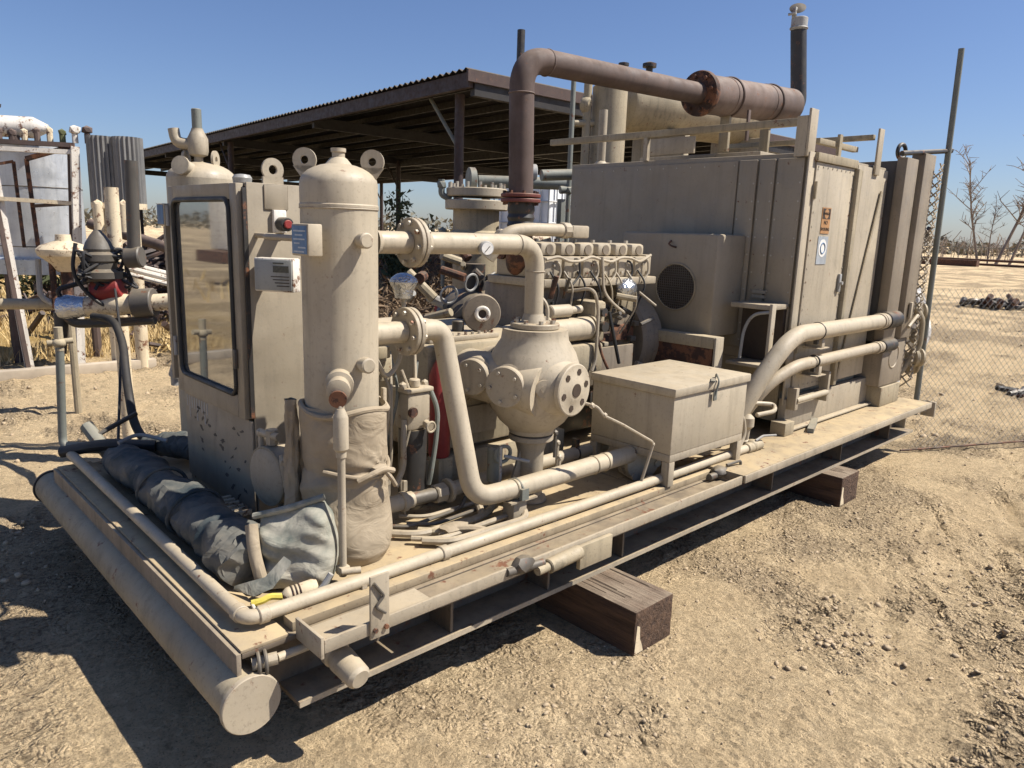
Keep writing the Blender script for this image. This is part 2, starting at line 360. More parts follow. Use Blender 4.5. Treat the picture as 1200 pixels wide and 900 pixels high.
# ================================================================ GROUND
_G = {}
def vnoise(x, y, sc, seed):
    g = _G.get(seed)
    if g is None: g = _G[seed] = np.random.default_rng(seed).random((256, 256))
    u, v = x*sc, y*sc
    iu, iv = np.floor(u).astype(int), np.floor(v).astype(int); fu, fv = u-iu, v-iv
    fu = fu*fu*(3-2*fu); fv = fv*fv*(3-2*fv); i0, i1, j0, j1 = iu % 256, (iu+1) % 256, iv % 256, (iv+1) % 256
    return (g[i0, j0]*(1-fu)+g[i1, j0]*fu)*(1-fv)+(g[i0, j1]*(1-fu)+g[i1, j1]*fu)*fv
def loose(x, y): return np.clip((0.6*vnoise(x+.4*vnoise(x, y, 2.1, 16), y, 1.1, 6)+0.4*vnoise(x, y, 3.1, 26))*3.6-1.40, 0, 1)
def gheight(x, y):
    d = np.hypot(x-1.5, y-1.5)
    h = (vnoise(x, y, 0.55, 1)-0.5)*0.05+(vnoise(x, y, 1.7, 2)-0.5)*0.03+(vnoise(x+.3*vnoise(x, y, 3, 9), y, 5, 3)-0.5)*0.02
    fine = (vnoise(x, y, 13, 4)-0.5)*0.024+(vnoise(x+.1*vnoise(x, y, 7, 17), y, 31, 5)-0.5)*0.022
    rough = loose(x, y)
    h = h+fine*(0.45+1.1*rough)+np.maximum(vnoise(x, y, 24, 7)-0.55, 0)*0.075*rough+np.maximum(vnoise(x, y, 55, 27)-0.6, 0)*0.03*rough
    ca, sa = math.cos(.45), math.sin(.45); xr, yr = x*ca+y*sa, -x*sa+y*ca          # dragged scuff marks
    sc_ = vnoise(xr*.9, yr*5.5, 1.0, 33); h = h-0.030*np.clip(np.abs(sc_-.5)*-9+1, 0, 1)*(vnoise(x, y, .8, 34) > .42)+0.012*(vnoise(xr*1.5, yr*9, 1.0, 35)-.5)
    # wheel ruts running past the skid on the right
    for off, wd in ((0.2, 0.16), (-0.75, 0.2)):
        t = (y-off-0.16*x)/wd; h = h-0.02*np.exp(-t*t)*(x > 1.2)*(0.6+0.8*vnoise(x, y, 9, 8))
    h = h*np.clip(1.2-d/60, 0.15, 1)
    # level where the timbers and the skid sit
    f = np.clip(np.maximum(np.abs(x-3.5)-2.9, np.abs(y-2.9)-1.25)/0.5, 0.25, 1)
    return h*f-0.004
N = 640
u = np.linspace(-1, 1, N); k = 8.2
gx = 2.6+np.sinh(u*k)/math.sinh(k)*900; gy = 2.4+np.sinh(u*k)/math.sinh(k)*900
X, Y = np.meshgrid(gx, gy, indexing='ij'); Z = gheight(X, Y)
co = np.stack([X, Y, Z], -1).reshape(-1, 3); i, j = np.meshgrid(np.arange(N-1), np.arange(N-1), indexing='ij')
a = (i*N+j).ravel(); quads = np.stack([a, a+N, a+N+1, a+1], -1)
me = bpy.data.meshes.new('ground'); me.vertices.add(N*N); me.vertices.foreach_set('co', co.ravel())
me.loops.add(quads.size); me.loops.foreach_set('vertex_index', quads.ravel().astype(np.int32))
me.polygons.add(len(quads)); me.polygons.foreach_set('loop_start', np.arange(0, quads.size, 4, dtype=np.int32)); me.update(calc_edges=True)
me.materials.append(M['dirt']); me.shade_smooth()
la = me.attributes.new('loose', 'FLOAT', 'POINT'); la.data.foreach_set('value', loose(X, Y).ravel().astype(np.float32))
ground = bpy.data.objects.new('ground', me); COL.objects.link(ground); ground['kind'] = 'structure'
def gz(x, y): return float(gheight(np.array([x]), np.array([y]))[0])
def mass(name, verts, faces, mat, kind='stuff', parent=None, label=None, smooth=False, cat=None):
    me = bpy.data.meshes.new(name); me.from_pydata(verts, [], faces); me.update()
    o = finish(name, me, mat, parent, kind, label, smooth)
    if cat: o['category'] = cat
    return o
# clods and pebbles lying on the dirt
ico = bmesh.new(); bmesh.ops.create_icosphere(ico, subdivisions=1, radius=1)
iv = np.array([v.co[:] for v in ico.verts]); ifc = np.array([[v.index for v in f.verts] for f in ico.faces]); ico.free()
def clods(n, box, smin, smax, seed, free=0.06, ctr=None):
    r = np.random.default_rng(seed); m = n*8
    x, y = r.uniform(box[0], box[1], m), r.uniform(box[2], box[3], m); p = np.clip(loose(x, y), 0, 1)*.9+free
    if ctr is not None:
        x, y = r.normal(ctr[0], ctr[2], m), r.normal(ctr[1], ctr[3], m); p = np.ones(m)
    p[(x > 0.7) & (x < 6.3) & (y > 1.9) & (y < 4.2)] = 0
    k_ = np.nonzero(r.random(m) < p)[0][:n]; x, y = x[k_], y[k_]; n = len(k_)
    sz = smin*(smax/smin)**(r.random(n)**3.2); sc = r.uniform(0.6, 1.3, (n, 3))*sz[:, None]; sc[:, 2] *= 0.85
    v = iv[None]*sc[:, None, :]*r.uniform(0.45, 1.45, (n, 12, 1)); a_ = r.random(n)*6.28; ca, sa = np.cos(a_)[:, None], np.sin(a_)[:, None]
    v = np.stack([v[..., 0]*ca-v[..., 1]*sa+x[:, None], v[..., 0]*sa+v[..., 1]*ca+y[:, None], v[..., 2]+(gheight(x, y)+sc[:, 2]*0.25)[:, None]], -1)
    return v.reshape(-1, 3), n
parts_ = [clods(9000, (0.2, 5.0, -1.8, 1.95), 0.0025, 0.009, 11, .08), clods(9000, (2.5, 9, -3.5, 4), 0.003, 0.012, 12, .05), clods(3500, (6, 22, -6, 12), 0.007, 0.035, 14, .1), clods(1500, (-0.5, 2.8, 3.5, 9), 0.005, 0.022, 13, .1),
          clods(260, None or (0, 1, 0, 1), 0.004, 0.017, 15, ctr=(3.05, 1.05, .16, .12)), clods(300, (0, 1, 0, 1), 0.004, 0.018, 16, ctr=(4.1, .75, .3, .2)), clods(160, (0, 1, 0, 1), 0.004, 0.015, 17, ctr=(3.2, .42, .15, .12)), clods(250, (0, 1, 0, 1), 0.003, 0.013, 18, ctr=(1.75, 1.45, .25, .16))]
vv_ = np.concatenate([p[0] for p in parts_]); nn = sum(p[1] for p in parts_)
ff_ = (ifc[None]+(np.arange(nn)*12)[:, None, None]).reshape(-1, 3)
me = bpy.data.meshes.new('dirt_clods'); me.vertices.add(len(vv_)); me.vertices.foreach_set('co', vv_.ravel())
me.loops.add(ff_.size); me.loops.foreach_set('vertex_index', ff_.ravel().astype(np.int32)); me.polygons.add(len(ff_))
me.polygons.foreach_set('loop_start', np.arange(0, ff_.size, 3, dtype=np.int32)); me.update(calc_edges=True)
finish('dirt_clods', me, 'clod', None, 'stuff', None, False)
def blades(n, box, h, wd, seed, dens=None):
    r = np.random.default_rng(seed); vs, fs = [], []
    for _ in range(n):
        x, y = r.uniform(box[0], box[1]), r.uniform(box[2], box[3])
        if dens and dens(x, y) < r.random(): continue
        z = gz(x, y); a_ = r.random()*6.28; hh = h*r.uniform(0.4, 1.3); lx, ly = r.normal(0, hh*0.35, 2); c, s_ = math.cos(a_)*wd, math.sin(a_)*wd
        b = len(vs); vs += [(x-c, y-s_, z), (x+c, y+s_, z), (x+lx*.5+c*.6, y+ly*.5+s_*.6, z+hh*.6), (x+lx*.5-c*.6, y+ly*.5-s_*.6, z+hh*.6), (x+lx, y+ly, z+hh)]
        fs += [(b, b+1, b+2, b+3), (b+3, b+2, b+4)]
    return vs, fs
def merge(*L):
    vs, fs = [], []
    for v, f in L: b = len(vs); vs += v; fs += [[q+b for q in t] for t in f]
    return vs, fs
gd = lambda x, y: min(1, max(0, vnoise(np.array([x]), np.array([y]), 0.9, 21)[0]*2.6-0.7))
mass('dry_grass', *merge(blades(26000, (-1.5, 7.5, 9.6, 17), 0.15, 0.008, 31, gd), blades(9000, (-6, 30, 15, 45), 0.35, 0.03, 32, gd)), 'straw')

# ================================================================ SKID BASE
sk_ = thing('steel_skid', 'long low tan steel skid base on timber blocks carrying all the machinery', 'skid', (3.5, 3.0, 0.165))
XE = 6.24; Y0, Y1 = 1.95, 4.14
for yy, sgn in ((Y0, 1), (Y1, -1)):
    w0 = yy+sgn*0.075
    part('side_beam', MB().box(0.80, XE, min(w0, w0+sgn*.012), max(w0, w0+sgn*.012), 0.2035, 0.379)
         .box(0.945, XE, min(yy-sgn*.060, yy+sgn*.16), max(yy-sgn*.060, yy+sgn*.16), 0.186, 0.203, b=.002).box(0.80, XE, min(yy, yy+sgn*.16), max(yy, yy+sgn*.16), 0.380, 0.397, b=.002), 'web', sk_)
    part('flange_edge', MB().box(0.945, XE, yy-.066 if sgn > 0 else yy+.0605, yy-.0605 if sgn > 0 else yy+.066, .185, .205), 'tan', sk_)
for x in (1.55, 2.06, 2.55, 3.95, 4.9, 5.75):
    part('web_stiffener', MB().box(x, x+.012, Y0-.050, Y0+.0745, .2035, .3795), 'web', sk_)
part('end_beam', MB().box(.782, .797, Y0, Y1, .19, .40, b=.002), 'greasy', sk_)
part('end_beam', MB().box(XE, XE+.014, Y0, Y1, .17, .40, b=.002), 'tan', sk_)
for x in np.arange(1.4, 6.1, .58):
    part('cross_beam', MB().box(x, x+.09, Y0+.16, Y1-.16, .2, .378), 'tan_worn', sk_)
part('deck_plate', MB().box(.797, 2.95, 2.115, Y1-.01, .381, .3985), 'deck', sk_)
part('deck_plate', MB().box(2.952, XE, 2.115, Y1-.01, .381, .402, b=.002), 'deck', sk_)
part('deck_edge_strip', MB().box(.797, .95, Y0+.0, Y1-.01, .3975, .409, b=.002), 'deck', sk_)
# long rails and channels on the near edge of the deck
part('deck_rail', MB().box(.97, 3.4, 1.968, 2.03, .3985, .430, b=.003), 'deck', sk_)
part('deck_rail', MB().box(1.05, 3.4, 2.045, 2.105, .3985, .437, b=.003), 'deck', sk_)
part('deck_plate', MB().box(3.4, XE, 1.792, 2.113, .4035, .446, b=.003), 'deck', sk_)
part('drip_channel', MB().box(.982, 3.39, 1.79, 1.802, .400, .444, b=.002).box(.982, 1.42, 1.803, 1.945, .401, .407).box(.97, .981, 1.79, 1.948, .385, .455, b=.002), 'tan', sk_)
part('gap_shade_strip', MB().box(1.425, 3.39, 1.803, 1.945, .388, .394), 'web', sk_)  # dark strip added in the open gap to read as shade
part('drip_channel_lip', MB().box(3.401, XE, 1.778, 1.7905, .405, .446, b=.002), 'tan', sk_)
for x in np.arange(3.6, 6.2, .5): part('outrigger_gusset', MB().prism([(x, 1.792, .40), (x, 1.948, .40), (x, 1.948, .30)], (.01, 0, 0)), 'tan', sk_)
part('far_end_hook', MB().path([(6.25, 2.0, .34), (6.42, 1.86, .34), (6.42, 1.86, .42)], .018, .03, 10).box(6.40, 6.43, 1.80, 1.9, .30, .42, b=.003), 'tan', sk_)
# round end tube with disc cap
tb = part('end_tube', MB().cyl((.805, 1.925, .25), (.805, 4.30, .25), .083, seg=36), 'tan_worn', sk_)
part('tube_cap', MB().cyl((.805, 1.905, .25), (.805, 1.926, .25), .092, seg=36, ch=.003), 'tan', tb)
part('tube_cap', MB().cyl((.805, 4.30, .25), (.805, 4.316, .25), .092, seg=36, ch=.003), 'blacksteel', tb)
# drain line along the near corner
dr = part('drain_pipe', MB().path([(.90, 1.93, .355), (1.03, 1.93, .355)], .014, 0, 12).path([(.83, 1.955, .35), (.9, 1.93, .355)], .02, 0, 12), 'tan_clean', sk_)
part('strap', MB().ring((.845, 1.945, .35), (1, -.3, 0), .035, .006), 'darkgrey', dr)
part('strap', MB().ring((.865, 1.94, .35), (1, -.3, 0), .035, .006), 'darkgrey', dr)
st = part('drain_stub', MB().lathe((1.075, 2.02, .335), (.05, -1, -.20), [(.034, 0), (.034, .10), (.046, .105), (.046, .13), (.038, .135), (.038, .15), (.044, .155), (.040, .25), (.030, .262)], 24), 'tan_clean', sk_)
# loose valve fitting clamped on the side rail
vf = part('side_valve', MB().cyl((1.92, 1.77, .40), (2.10, 1.77, .41), .028, seg=16, ch=.004).cyl((1.86, 1.77, .40), (1.92, 1.77, .40), .018).box(2.1, 2.3, 1.765, 1.785, .33, .43, b=.003), 'tan_worn', sk_)
part('valve_body', MB().ball((1.80, 1.79, .44), .045, 2, (1.2, .8, .8), .12).cyl((1.72, 1.79, .43), (1.9, 1.78, .42), .016), 'darkgrey', vf)
# tag hanging at far side near radiator: flat bar on deck
part('loose_bar', MB().box(4.52, 4.86, 2.0, 2.04, .447, .475, rot=.35), 'greygreen', sk_)
part('loose_bar', MB().box(6.0, 6.2, 2.2, 2.24, .403, .425, rot=-.6).box(5.98, 6.18, 2.05, 2.08, .447, .46, rot=-.5), 'dark_rust', sk_)

# handrail-like air line along the deck edge
hr = thing('edge_pipe', 'low tan air pipe running along the front edge of the skid and its corner', 'pipe', (.86, 2.04, .40))
part('long_run', MB().path([(.87, 4.26, .455), (.855, 2.04, .45), (2.3, 2.02, .455), (3.80, 2.0, .47)], .0235, .05, 18, 8), 'tan_clean', hr)
part('elbow_collar', MB().cyl((.856, 2.11, .451), (.856, 2.075, .451), .028, seg=18, ch=.003).cyl((.89, 2.039, .45), (.925, 2.039, .45), .028, seg=18, ch=.003), 'tan', hr)
part('riser', MB().path([(.87, 4.26, .455), (.865, 4.29, .50), (.88, 4.235, 1.0)], .0205, .03, 14), 'greygreen', hr)
part('ball_joint', MB().ball((.88, 4.235, 1.02), .034, 2, (1, 1, .8)).cyl((.83, 4.25, 1.02), (.94, 4.22, 1.03), .015).cyl((.88, 4.235, .98), (.88, 4.235, 1.10), .02, seg=12), 'tan_worn', hr)
for x in (1.6, 2.9): part('coupling', MB().cyl((x, 2.03, .4525), (x+.035, 2.03, .4525), .029, seg=18, ch=.003), 'tan', hr)
for x in (1.25, 2.2, 3.2): part('pipe_shoe', MB().box(x, x+.02, 2.01, 2.05, .4305, .444), 'tan', hr)
up = part('clamp_plate', MB().box(1.135, 1.205, 1.780, 1.789, .388, .60, b=.003), 'tan', hr)
for x in (1.15, 1.19): part('clamp_bolt', MB().bolts((x, 1.780, .42), (0, -1, 0), .0, 1, .008, .01), 'dark_rust', up)
part('wire_tie', MB().path([(1.145, 1.776, .58), (1.18, 1.772, .53), (1.15, 1.774, .50), (1.185, 1.772, .47)], .005, .01, 6), 'darkgrey', up)
vv = part('end_valve', MB().cyl((3.79, 2.0, .47), (3.93, 1.99, .475), .031, seg=14, ch=.004).ball((3.86, 2.0, .475), .04, 2), 'tan_worn', hr)
part('valve_lever', MB().path([(3.86, 1.98, .51), (3.92, 1.97, .53), (4.0, 1.93, .53)], .007, .01, 8), 'grey', vv)
part('side_valve', MB().ball((3.40, 1.93, .43), .042, 2, (1.4, 1, .8), .1).cyl((3.30, 1.93, .42), (3.55, 1.92, .42), .018).cyl((3.42, 1.93, .43), (3.47, 1.87, .40), .02).path([(3.45, 1.92, .46), (3.56, 1.9, .47), (3.56, 1.9, .42)], .008, .02, 8), 'darkgrey', hr)

# ================================================================ CONTROL CABINET
cab = thing('control_cabinet', 'tall tan control cabinet with a framed window in its upper door and flaking marks below', 'cabinet', (1.39, 3.22, .40))
CX, CY0, CY1, CZ = 1.262, 2.84, 3.60, 1.80
wy0, wy1, wz0, wz1 = 2.925, 3.535, .945, 1.735
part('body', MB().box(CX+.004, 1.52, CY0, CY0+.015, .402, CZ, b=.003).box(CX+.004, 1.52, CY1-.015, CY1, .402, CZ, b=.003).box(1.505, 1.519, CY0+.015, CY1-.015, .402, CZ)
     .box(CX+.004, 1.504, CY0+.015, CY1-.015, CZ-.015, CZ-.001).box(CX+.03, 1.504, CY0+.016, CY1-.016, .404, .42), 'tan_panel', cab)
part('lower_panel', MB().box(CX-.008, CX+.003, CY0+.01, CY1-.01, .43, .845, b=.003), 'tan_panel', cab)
part('plinth', MB().box(CX, CX+.02, CY0+.02, CY1-.02, .40, .428), 'tan_worn', cab)
# upper door: four rails round the window opening
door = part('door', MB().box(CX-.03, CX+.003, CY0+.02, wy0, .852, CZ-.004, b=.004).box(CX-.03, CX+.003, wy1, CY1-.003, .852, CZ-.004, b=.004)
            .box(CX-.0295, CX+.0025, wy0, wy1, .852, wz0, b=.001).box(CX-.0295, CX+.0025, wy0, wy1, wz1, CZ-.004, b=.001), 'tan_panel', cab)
g = []; rr = .045
for cx_, cz_, a0 in ((wy0+rr, wz0+rr, PI), (wy1-rr, wz0+rr, 1.5*PI), (wy1-rr, wz1-rr, 0), (wy0+rr, wz1-rr, .5*PI)):
    for i in range(6): g.append((CX-.033, cx_+rr*math.cos(a0+i*PI/10), cz_+rr*math.sin(a0+i*PI/10)))
part('window_gasket', MB().path(g+[g[0]], .0105, 0, 8), 'black', door)
part('window_pane', MB().box(CX-.024, CX-.018, wy0-.002, wy1+.002, wz0-.002, wz1+.002), 'pane', door)
part('door_latch', MB().box(CX-.045, CX-.031, wy0-.022, wy0-.006, 1.06, 1.14, b=.003), 'darkgrey', door)
for z in (1.02, 1.62): part('hinge', MB().cyl((CX-.036, CY1-.006, z), (CX-.036, CY1-.006, z+.09), .009, seg=10), 'grey', door)
part('instrument_panel', MB().box(1.44, 1.452, CY0+.05, CY1-.05, .8, 1.75), 'darkgrey', cab)
for k_ in range(9):
    part('instrument', MB().box(1.40, 1.439, 2.96+.19*(k_ % 3), 3.08+.19*(k_ % 3), 1.02+.24*(k_//3), 1.19+.24*(k_//3), b=.004), ('grey', 'tan', 'blacksteel')[k_ % 3], cab)
random.seed(5)
spots = [(3.42, .79), (3.38, .745), (3.47, .735), (3.40, .70), (3.40, .64), (3.395, .595), (3.30, .73), (3.24, .70), (3.03, .775), (2.99, .76), (3.17, .66), (3.06, .64), (3.00, .60), (3.13, .54), (3.07, .50), (3.01, .475),
         (3.14, .60), (3.02, .69), (2.95, .78), (2.93, .65), (2.94, .52), (3.09, .585), (3.16, .69), (3.44, .77), (3.36, .78), (3.33, .745)]
fm = MB()
for y, z in spots:
    n = 11; r0 = random.uniform(.009, .020); sl_ = random.uniform(-.8, .3)
    pq = [(r0*1.4*random.uniform(.35, 1.25)*math.cos(t*2*PI/n), r0*.6*random.uniform(.35, 1.3)*math.sin(t*2*PI/n)) for t in range(n)]
    fm.prism([(CX-.0092, y+q[0], z+q[1]+sl_*q[0]) for q in pq], (.0012, 0, 0))
part('flaked_marks', fm, 'decal', cab, kind='stuff')
text('faded_lettering', 'EMIT', .12, (CX-.0095, 3.44, .79), (0, -1, 0), (0, 0, 1), 'fade', cab) if 0 else None
fm = MB()
for i in range(9): y = 3.56-.030*i; fm.box(CX-.0092, CX-.008, y-.006, y+.006, .775-.05*(i % 3 == 1), .83, b=0)
part('faded_lettering', fm, 'fade', cab)
# right side fittings
part('lifting_eye', MB().annulus((1.385, CY0+.02, CZ+.055), (0, 1, 0), .045, .018, .012, 24).box(1.342, 1.428, CY0+.014, CY0+.026, CZ-.001, CZ+.028), 'tan_clean', cab)
part('eye_pad', MB().box(1.335, 1.435, CY0-.006, CY0-.0005, CZ-.10, CZ-.003, b=.004), 'tan_panel', cab)
part('roof_cap', MB().lathe((1.30, 2.95, CZ), (0, 0, 1), [(.035, 0), (.038, .02), (.03, .032), (.01, .035)], 16), 'grey', cab)
eb = part('stop_button', MB().box(1.365, 1.42, CY0-.02, CY0-.0005, 1.61, 1.70, b=.004), 'white', cab)
part('button_guard', MB().cyl((1.395, CY0-.02, 1.645), (1.395, CY0-.075, 1.645), .028, seg=20, ch=.004), 'blacksteel', eb)
part('button_head', MB().cyl((1.395, CY0-.075, 1.645), (1.395, CY0-.085, 1.645), .017, seg=20, ch=.003), 'red', eb)
bx = part('annunciator_box', MB().box(1.190, 1.243, 2.22, 2.335, 1.545, 1.650, b=.005), 'tan_clean', cab)
part('blue_label', MB().box(1.1882, 1.1896, 2.228, 2.327, 1.552, 1.643), 'blue', bx)
fm = MB()
for i, (a_, b_) in enumerate(((.01, .09), (.02, .07), (.01, .085), (.012, .05), (.04, .09), (.01, .08))): fm.box(1.1872, 1.1880, 2.325-b_, 2.325-a_, 1.628-.0135*i-.004, 1.628-.0135*i+.001)
part('label_print', fm, 'labelwhite', bx)
part('box_arm', MB().path([(1.215, 2.336, 1.60), (1.215, 2.6, 1.60), (1.30, 2.66, 1.60), (1.30, 2.8395, 1.60)], .011, .04, 8), 'tan', bx)
mm = Matrix.Translation((1.259, 2.79, 0)) @ Matrix(((.571, .821, 0), (-.821, .571, 0), (0, 0, 1))).to_4x4()   # local x along the face, y into depth
mt = part('meter_box', MB().box(0, .167, .004, .062, 1.386, 1.516, b=.006, mat=mm), 'white', cab)
part('meter_face', MB().box(.006, .161, -.001, .003, 1.392, 1.510, b=.001, mat=mm), 'plate', mt)
part('display', MB().box(.085, .150, -.003, -.0015, 1.462, 1.487, mat=mm), 'screen', mt)
part('bezel_mark', MB().box(.085, .130, -.003, -.0015, 1.494, 1.500, mat=mm), 'screen', mt)
fm = MB()
for i in range(4): fm.box(.075+.008*i, .152, -.0025, -.0015, 1.444-.012*i, 1.4475-.012*i, mat=mm)
part('button_print', fm, 'signdark', mt)
part('meter_bracket', MB().box(1.30, 1.34, 2.745, 2.8395, 1.42, 1.46, b=.003), 'tan', mt)
part('door_gap_seal', MB().box(CX-.012, CX+.003, CY0-.0, CY0+.012, .86, 1.78), 'blacksteel', cab)
cb = part('rear_switch_box', MB().box(1.215, 1.262, 3.61, 3.70, 1.62, 1.72, b=.004), 'tan_clean', cab)
part('box_label', MB().box(1.2125, 1.2145, 3.617, 3.693, 1.627, 1.713), 'blue', cb)
part('rear_conduit', MB().box(1.225, 1.25, 3.63, 3.66, .9, 1.619), 'tan_panel', cab)

# ================================================================ SEPARATOR VESSEL (near)
vs_ = thing('scrubber_vessel', 'upright tan pressure vessel with two round lifting lugs and a canvas wrapped base', 'pressure vessel', (1.385, 2.36, .40))
vx, vy, vr = 1.388, 2.36, .1345
dome = [(vr*math.cos(t), .07*math.sin(t)) for t in np.linspace(0, PI/2-.05, 8)]
part('shell', MB().lathe((vx, vy, .42), (0, 0, 1), [(vr, 0), (vr, 1.285), (vr+.003, 1.289), (vr+.003, 1.297), (vr, 1.301)]+[(r0, 1.37+h) for r0, h in dome], 48), 'tan_clean', vs_)
part('seam_weld', MB().ring((vx, vy, 1.705), (0, 0, 1), vr+.0005, .0035, 48, 6), 'tan', vs_, kind='stuff')
part('top_boss', MB().lathe((vx, vy, 1.845), (0, 0, 1), [(.055, 0), (.03, .03), (.022, .035), (.022, .05), (.026, .052), (.026, .065)], 20), 'tan_clean', vs_)
pr_ = V((Rt.x, Rt.y, 0)).normalized(); pn = V((-pr_.y, pr_.x, 0))
for s_ in (-1, 1):
    c = V((vx, vy, 1.868))+pr_*s_*.118
    part('lifting_lug', MB().annulus(c, pn, .041, .014, .014, 28).prism([c+pr_*(-.040)-pn*.007+V((0, 0, -.02)), c+pr_*.040-pn*.007+V((0, 0, -.02)), c+pr_*(.02-.03*s_)-pn*.007+V((0, 0, -.09)), c+pr_*(-.02-.03*s_)-pn*.007+V((0, 0, -.09))], pn*.014), 'tan_clean', vs_)
part('sticker', MB().box(1.2725, 1.2735, 2.395, 2.43, 1.725, 1.775, mat=None), 'greygreen', vs_)
d2 = V((-.25, -1, .0)).normalized()
part('blind_nozzle', MB().lathe(V((vx, vy, 1.60))+V((-.02, -.97, 0))*.125, (-.02, -1, 0), [(.020, 0), (.020, .03), (.027, .032), (.027, .06), (.022, .064)], 20), 'tan_clean', vs_)
part('blind_nozzle', MB().lathe(V((vx, vy, 1.17))+V((-.0, -1, 0))*.125, (-.02, -1, 0), [(.020, 0), (.020, .03), (.028, .032), (.028, .06), (.022, .064)], 20), 'tan_clean', vs_)
nz = part('drain_nozzle', MB().lathe(V((vx, vy, 1.115))+V((-.55, -.83, 0))*.10, (-.55, -.83, -.10), [(.045, 0), (.045, .06), (.050, .065), (.050, .085), (.036, .09), (.036, .115), (.041, .12), (.041, .15), (.028, .155)], 24), 'tan_clean', vs_)
part('coupling_bore', MB().cyl(V((vx, vy, 1.10))+V((-.55, -.83, -.1))*.245, V((vx, vy, 1.10))+V((-.55, -.83, -.1))*.262, .030, seg=20), 'dark_rust', nz)
# side stand-pipe with sight glass filter
sp_ = part('stand_pipe', MB().path([(1.262, 2.158, 1.08), (1.255, 2.145, 1.02), (1.255, 2.145, .43)], .0135, .02, 14), 'tan', vs_)
part('filter_cup', MB().lathe((1.255, 2.145, 1.04), (0, 0, -1), [(.014, 0), (.022, .02), (.026, .03), (.026, .14), (.018, .15), (.018, .17)], 18), 'tan_clean', sp_)
part('foot_fitting', MB().box(1.235, 1.275, 2.125, 2.165, .437, .470, b=.006).cyl((1.24, 2.13, .455), (1.30, 2.10, .455), .013), 'tan_clean', sp_)
# canvas wrap with folds
def folded(cx, cy, z0, z1, r0, r1, nz_, na, amp, seed, squash=(1, 1)):
    vs, fs = [], []; r = np.random.default_rng(seed); ph = r.random(8)*6.28
    for i in range(nz_+1):
        t = i/nz_; z = z0+(z1-z0)*t; R = r0+(r1-r0)*t
        for j in range(na):
            a_ = 2*PI*j/na
            f = amp*(math.sin(3*a_+6*t+ph[0])*.5+math.sin(5*a_-9*t+ph[1])*.35+math.sin(22*t+2.0*math.sin(a_*2+ph[2])+ph[3])*.55+math.sin(43*t+3*a_+ph[4])*.25)
            f += amp*1.2*float(vnoise(np.array([a_*2+9]), np.array([t*7+3]), 1.3, seed)[0]-.5)
            vs.append((cx+(R+f)*squash[0]*math.cos(a_), cy+(R+f)*squash[1]*math.sin(a_), z))
    for i in range(nz_):
        for j in range(na): fs.append((i*na+j, i*na+(j+1) % na, (i+1)*na+(j+1) % na, (i+1)*na+j))
    fs.append(tuple(range(na))[::-1])
    return vs, fs
def wrap_sheet():
    vs, fs = [], []; nz_, na = 90, 110
    zs = [.402, .44, .50, .58, .66, .735, .765, .80, .88, .95, .985, 1.005]; rs = [.150, .166, .170, .164, .160, .154, .148, .157, .160, .158, .156, .150]
    for i in range(nz_+1):
        z = .402+.603*i/nz_; R0 = float(np.interp(z, zs, rs))
        for j in range(na):
            a_ = 2*PI*j/na; da = (a_-5.25+PI) % (2*PI)-PI          # folds gather at the knot
            g_ = math.exp(-((z-.76)/.10)**2)
            f = .0035*math.sin(3*a_+5*z+1)+.0045*math.sin(24*z+3.2*math.sin(a_*1.5+.4))*(1-.5*g_)+.005*g_*math.sin(14*math.atan2(z-.76, da*.16))*math.exp(-abs(da)*.9)
            f += .004*math.sin(9*z-4*a_)*(z < .76)+.010*math.exp(-((z-.70+.05*math.sin(a_))/.02)**2)*(.5+.5*math.sin(a_*2+1.2))
            f += .006*(float(vnoise(np.array([a_*1.6+9]), np.array([z*6+3]), 1.0, 3)[0])-.5)
            vs.append((vx+.01+(R0+f)*math.cos(a_), vy+(R0+f)*math.sin(a_), z))
    for i in range(nz_):
        for j in range(na): fs.append((i*na+j, i*na+(j+1) % na, (i+1)*na+(j+1) % na, (i+1)*na+j))
    fs.append(tuple(range(na))[::-1]); return vs, fs
v_, f_ = wrap_sheet()
wr = mass('canvas_wrap', v_, f_, 'wrap', kind=None, parent=vs_, smooth=True)
part('top_hem', MB().path([(vx+.01+.157*math.cos(a_), vy+.157*math.sin(a_), .992+.012*math.sin(a_*3)) for a_ in np.linspace(0, 2*PI, 40)], .011, 0, 8), 'wrap', wr)
part('hem_tab', MB().box(vx+.155, vx+.172, vy-.04, vy-.02, .60, 1.045, b=.004), 'wrap', wr)
for z in (.765,): part('tie_strap', MB().path([(vx+.01+(.162)*math.cos(a_), vy+.162*math.sin(a_), z+.018*math.sin(a_*2+1)) for a_ in np.linspace(-2.6, .6, 26)], .008, 0, 8), 'wrap', wr)
part('strap_knot', MB().ball((1.445, 2.195, .775), .026, 2, (1.4, .8, .8), .18).path([(1.35, 2.195, .745), (1.40, 2.175, .77), (1.45, 2.18, .78), (1.50, 2.19, .76)], .011, .02, 8).path([(1.46, 2.185, .77), (1.49, 2.185, .73), (1.51, 2.19, .70)], .009, .01, 8), 'wrap', wr)
v_, f_ = folded(1.23, 2.455, .60, 1.02, .032, .02, 20, 24, .006, 5)
mass('loose_flap', v_, f_, 'wrap', kind=None, parent=wr, smooth=True)

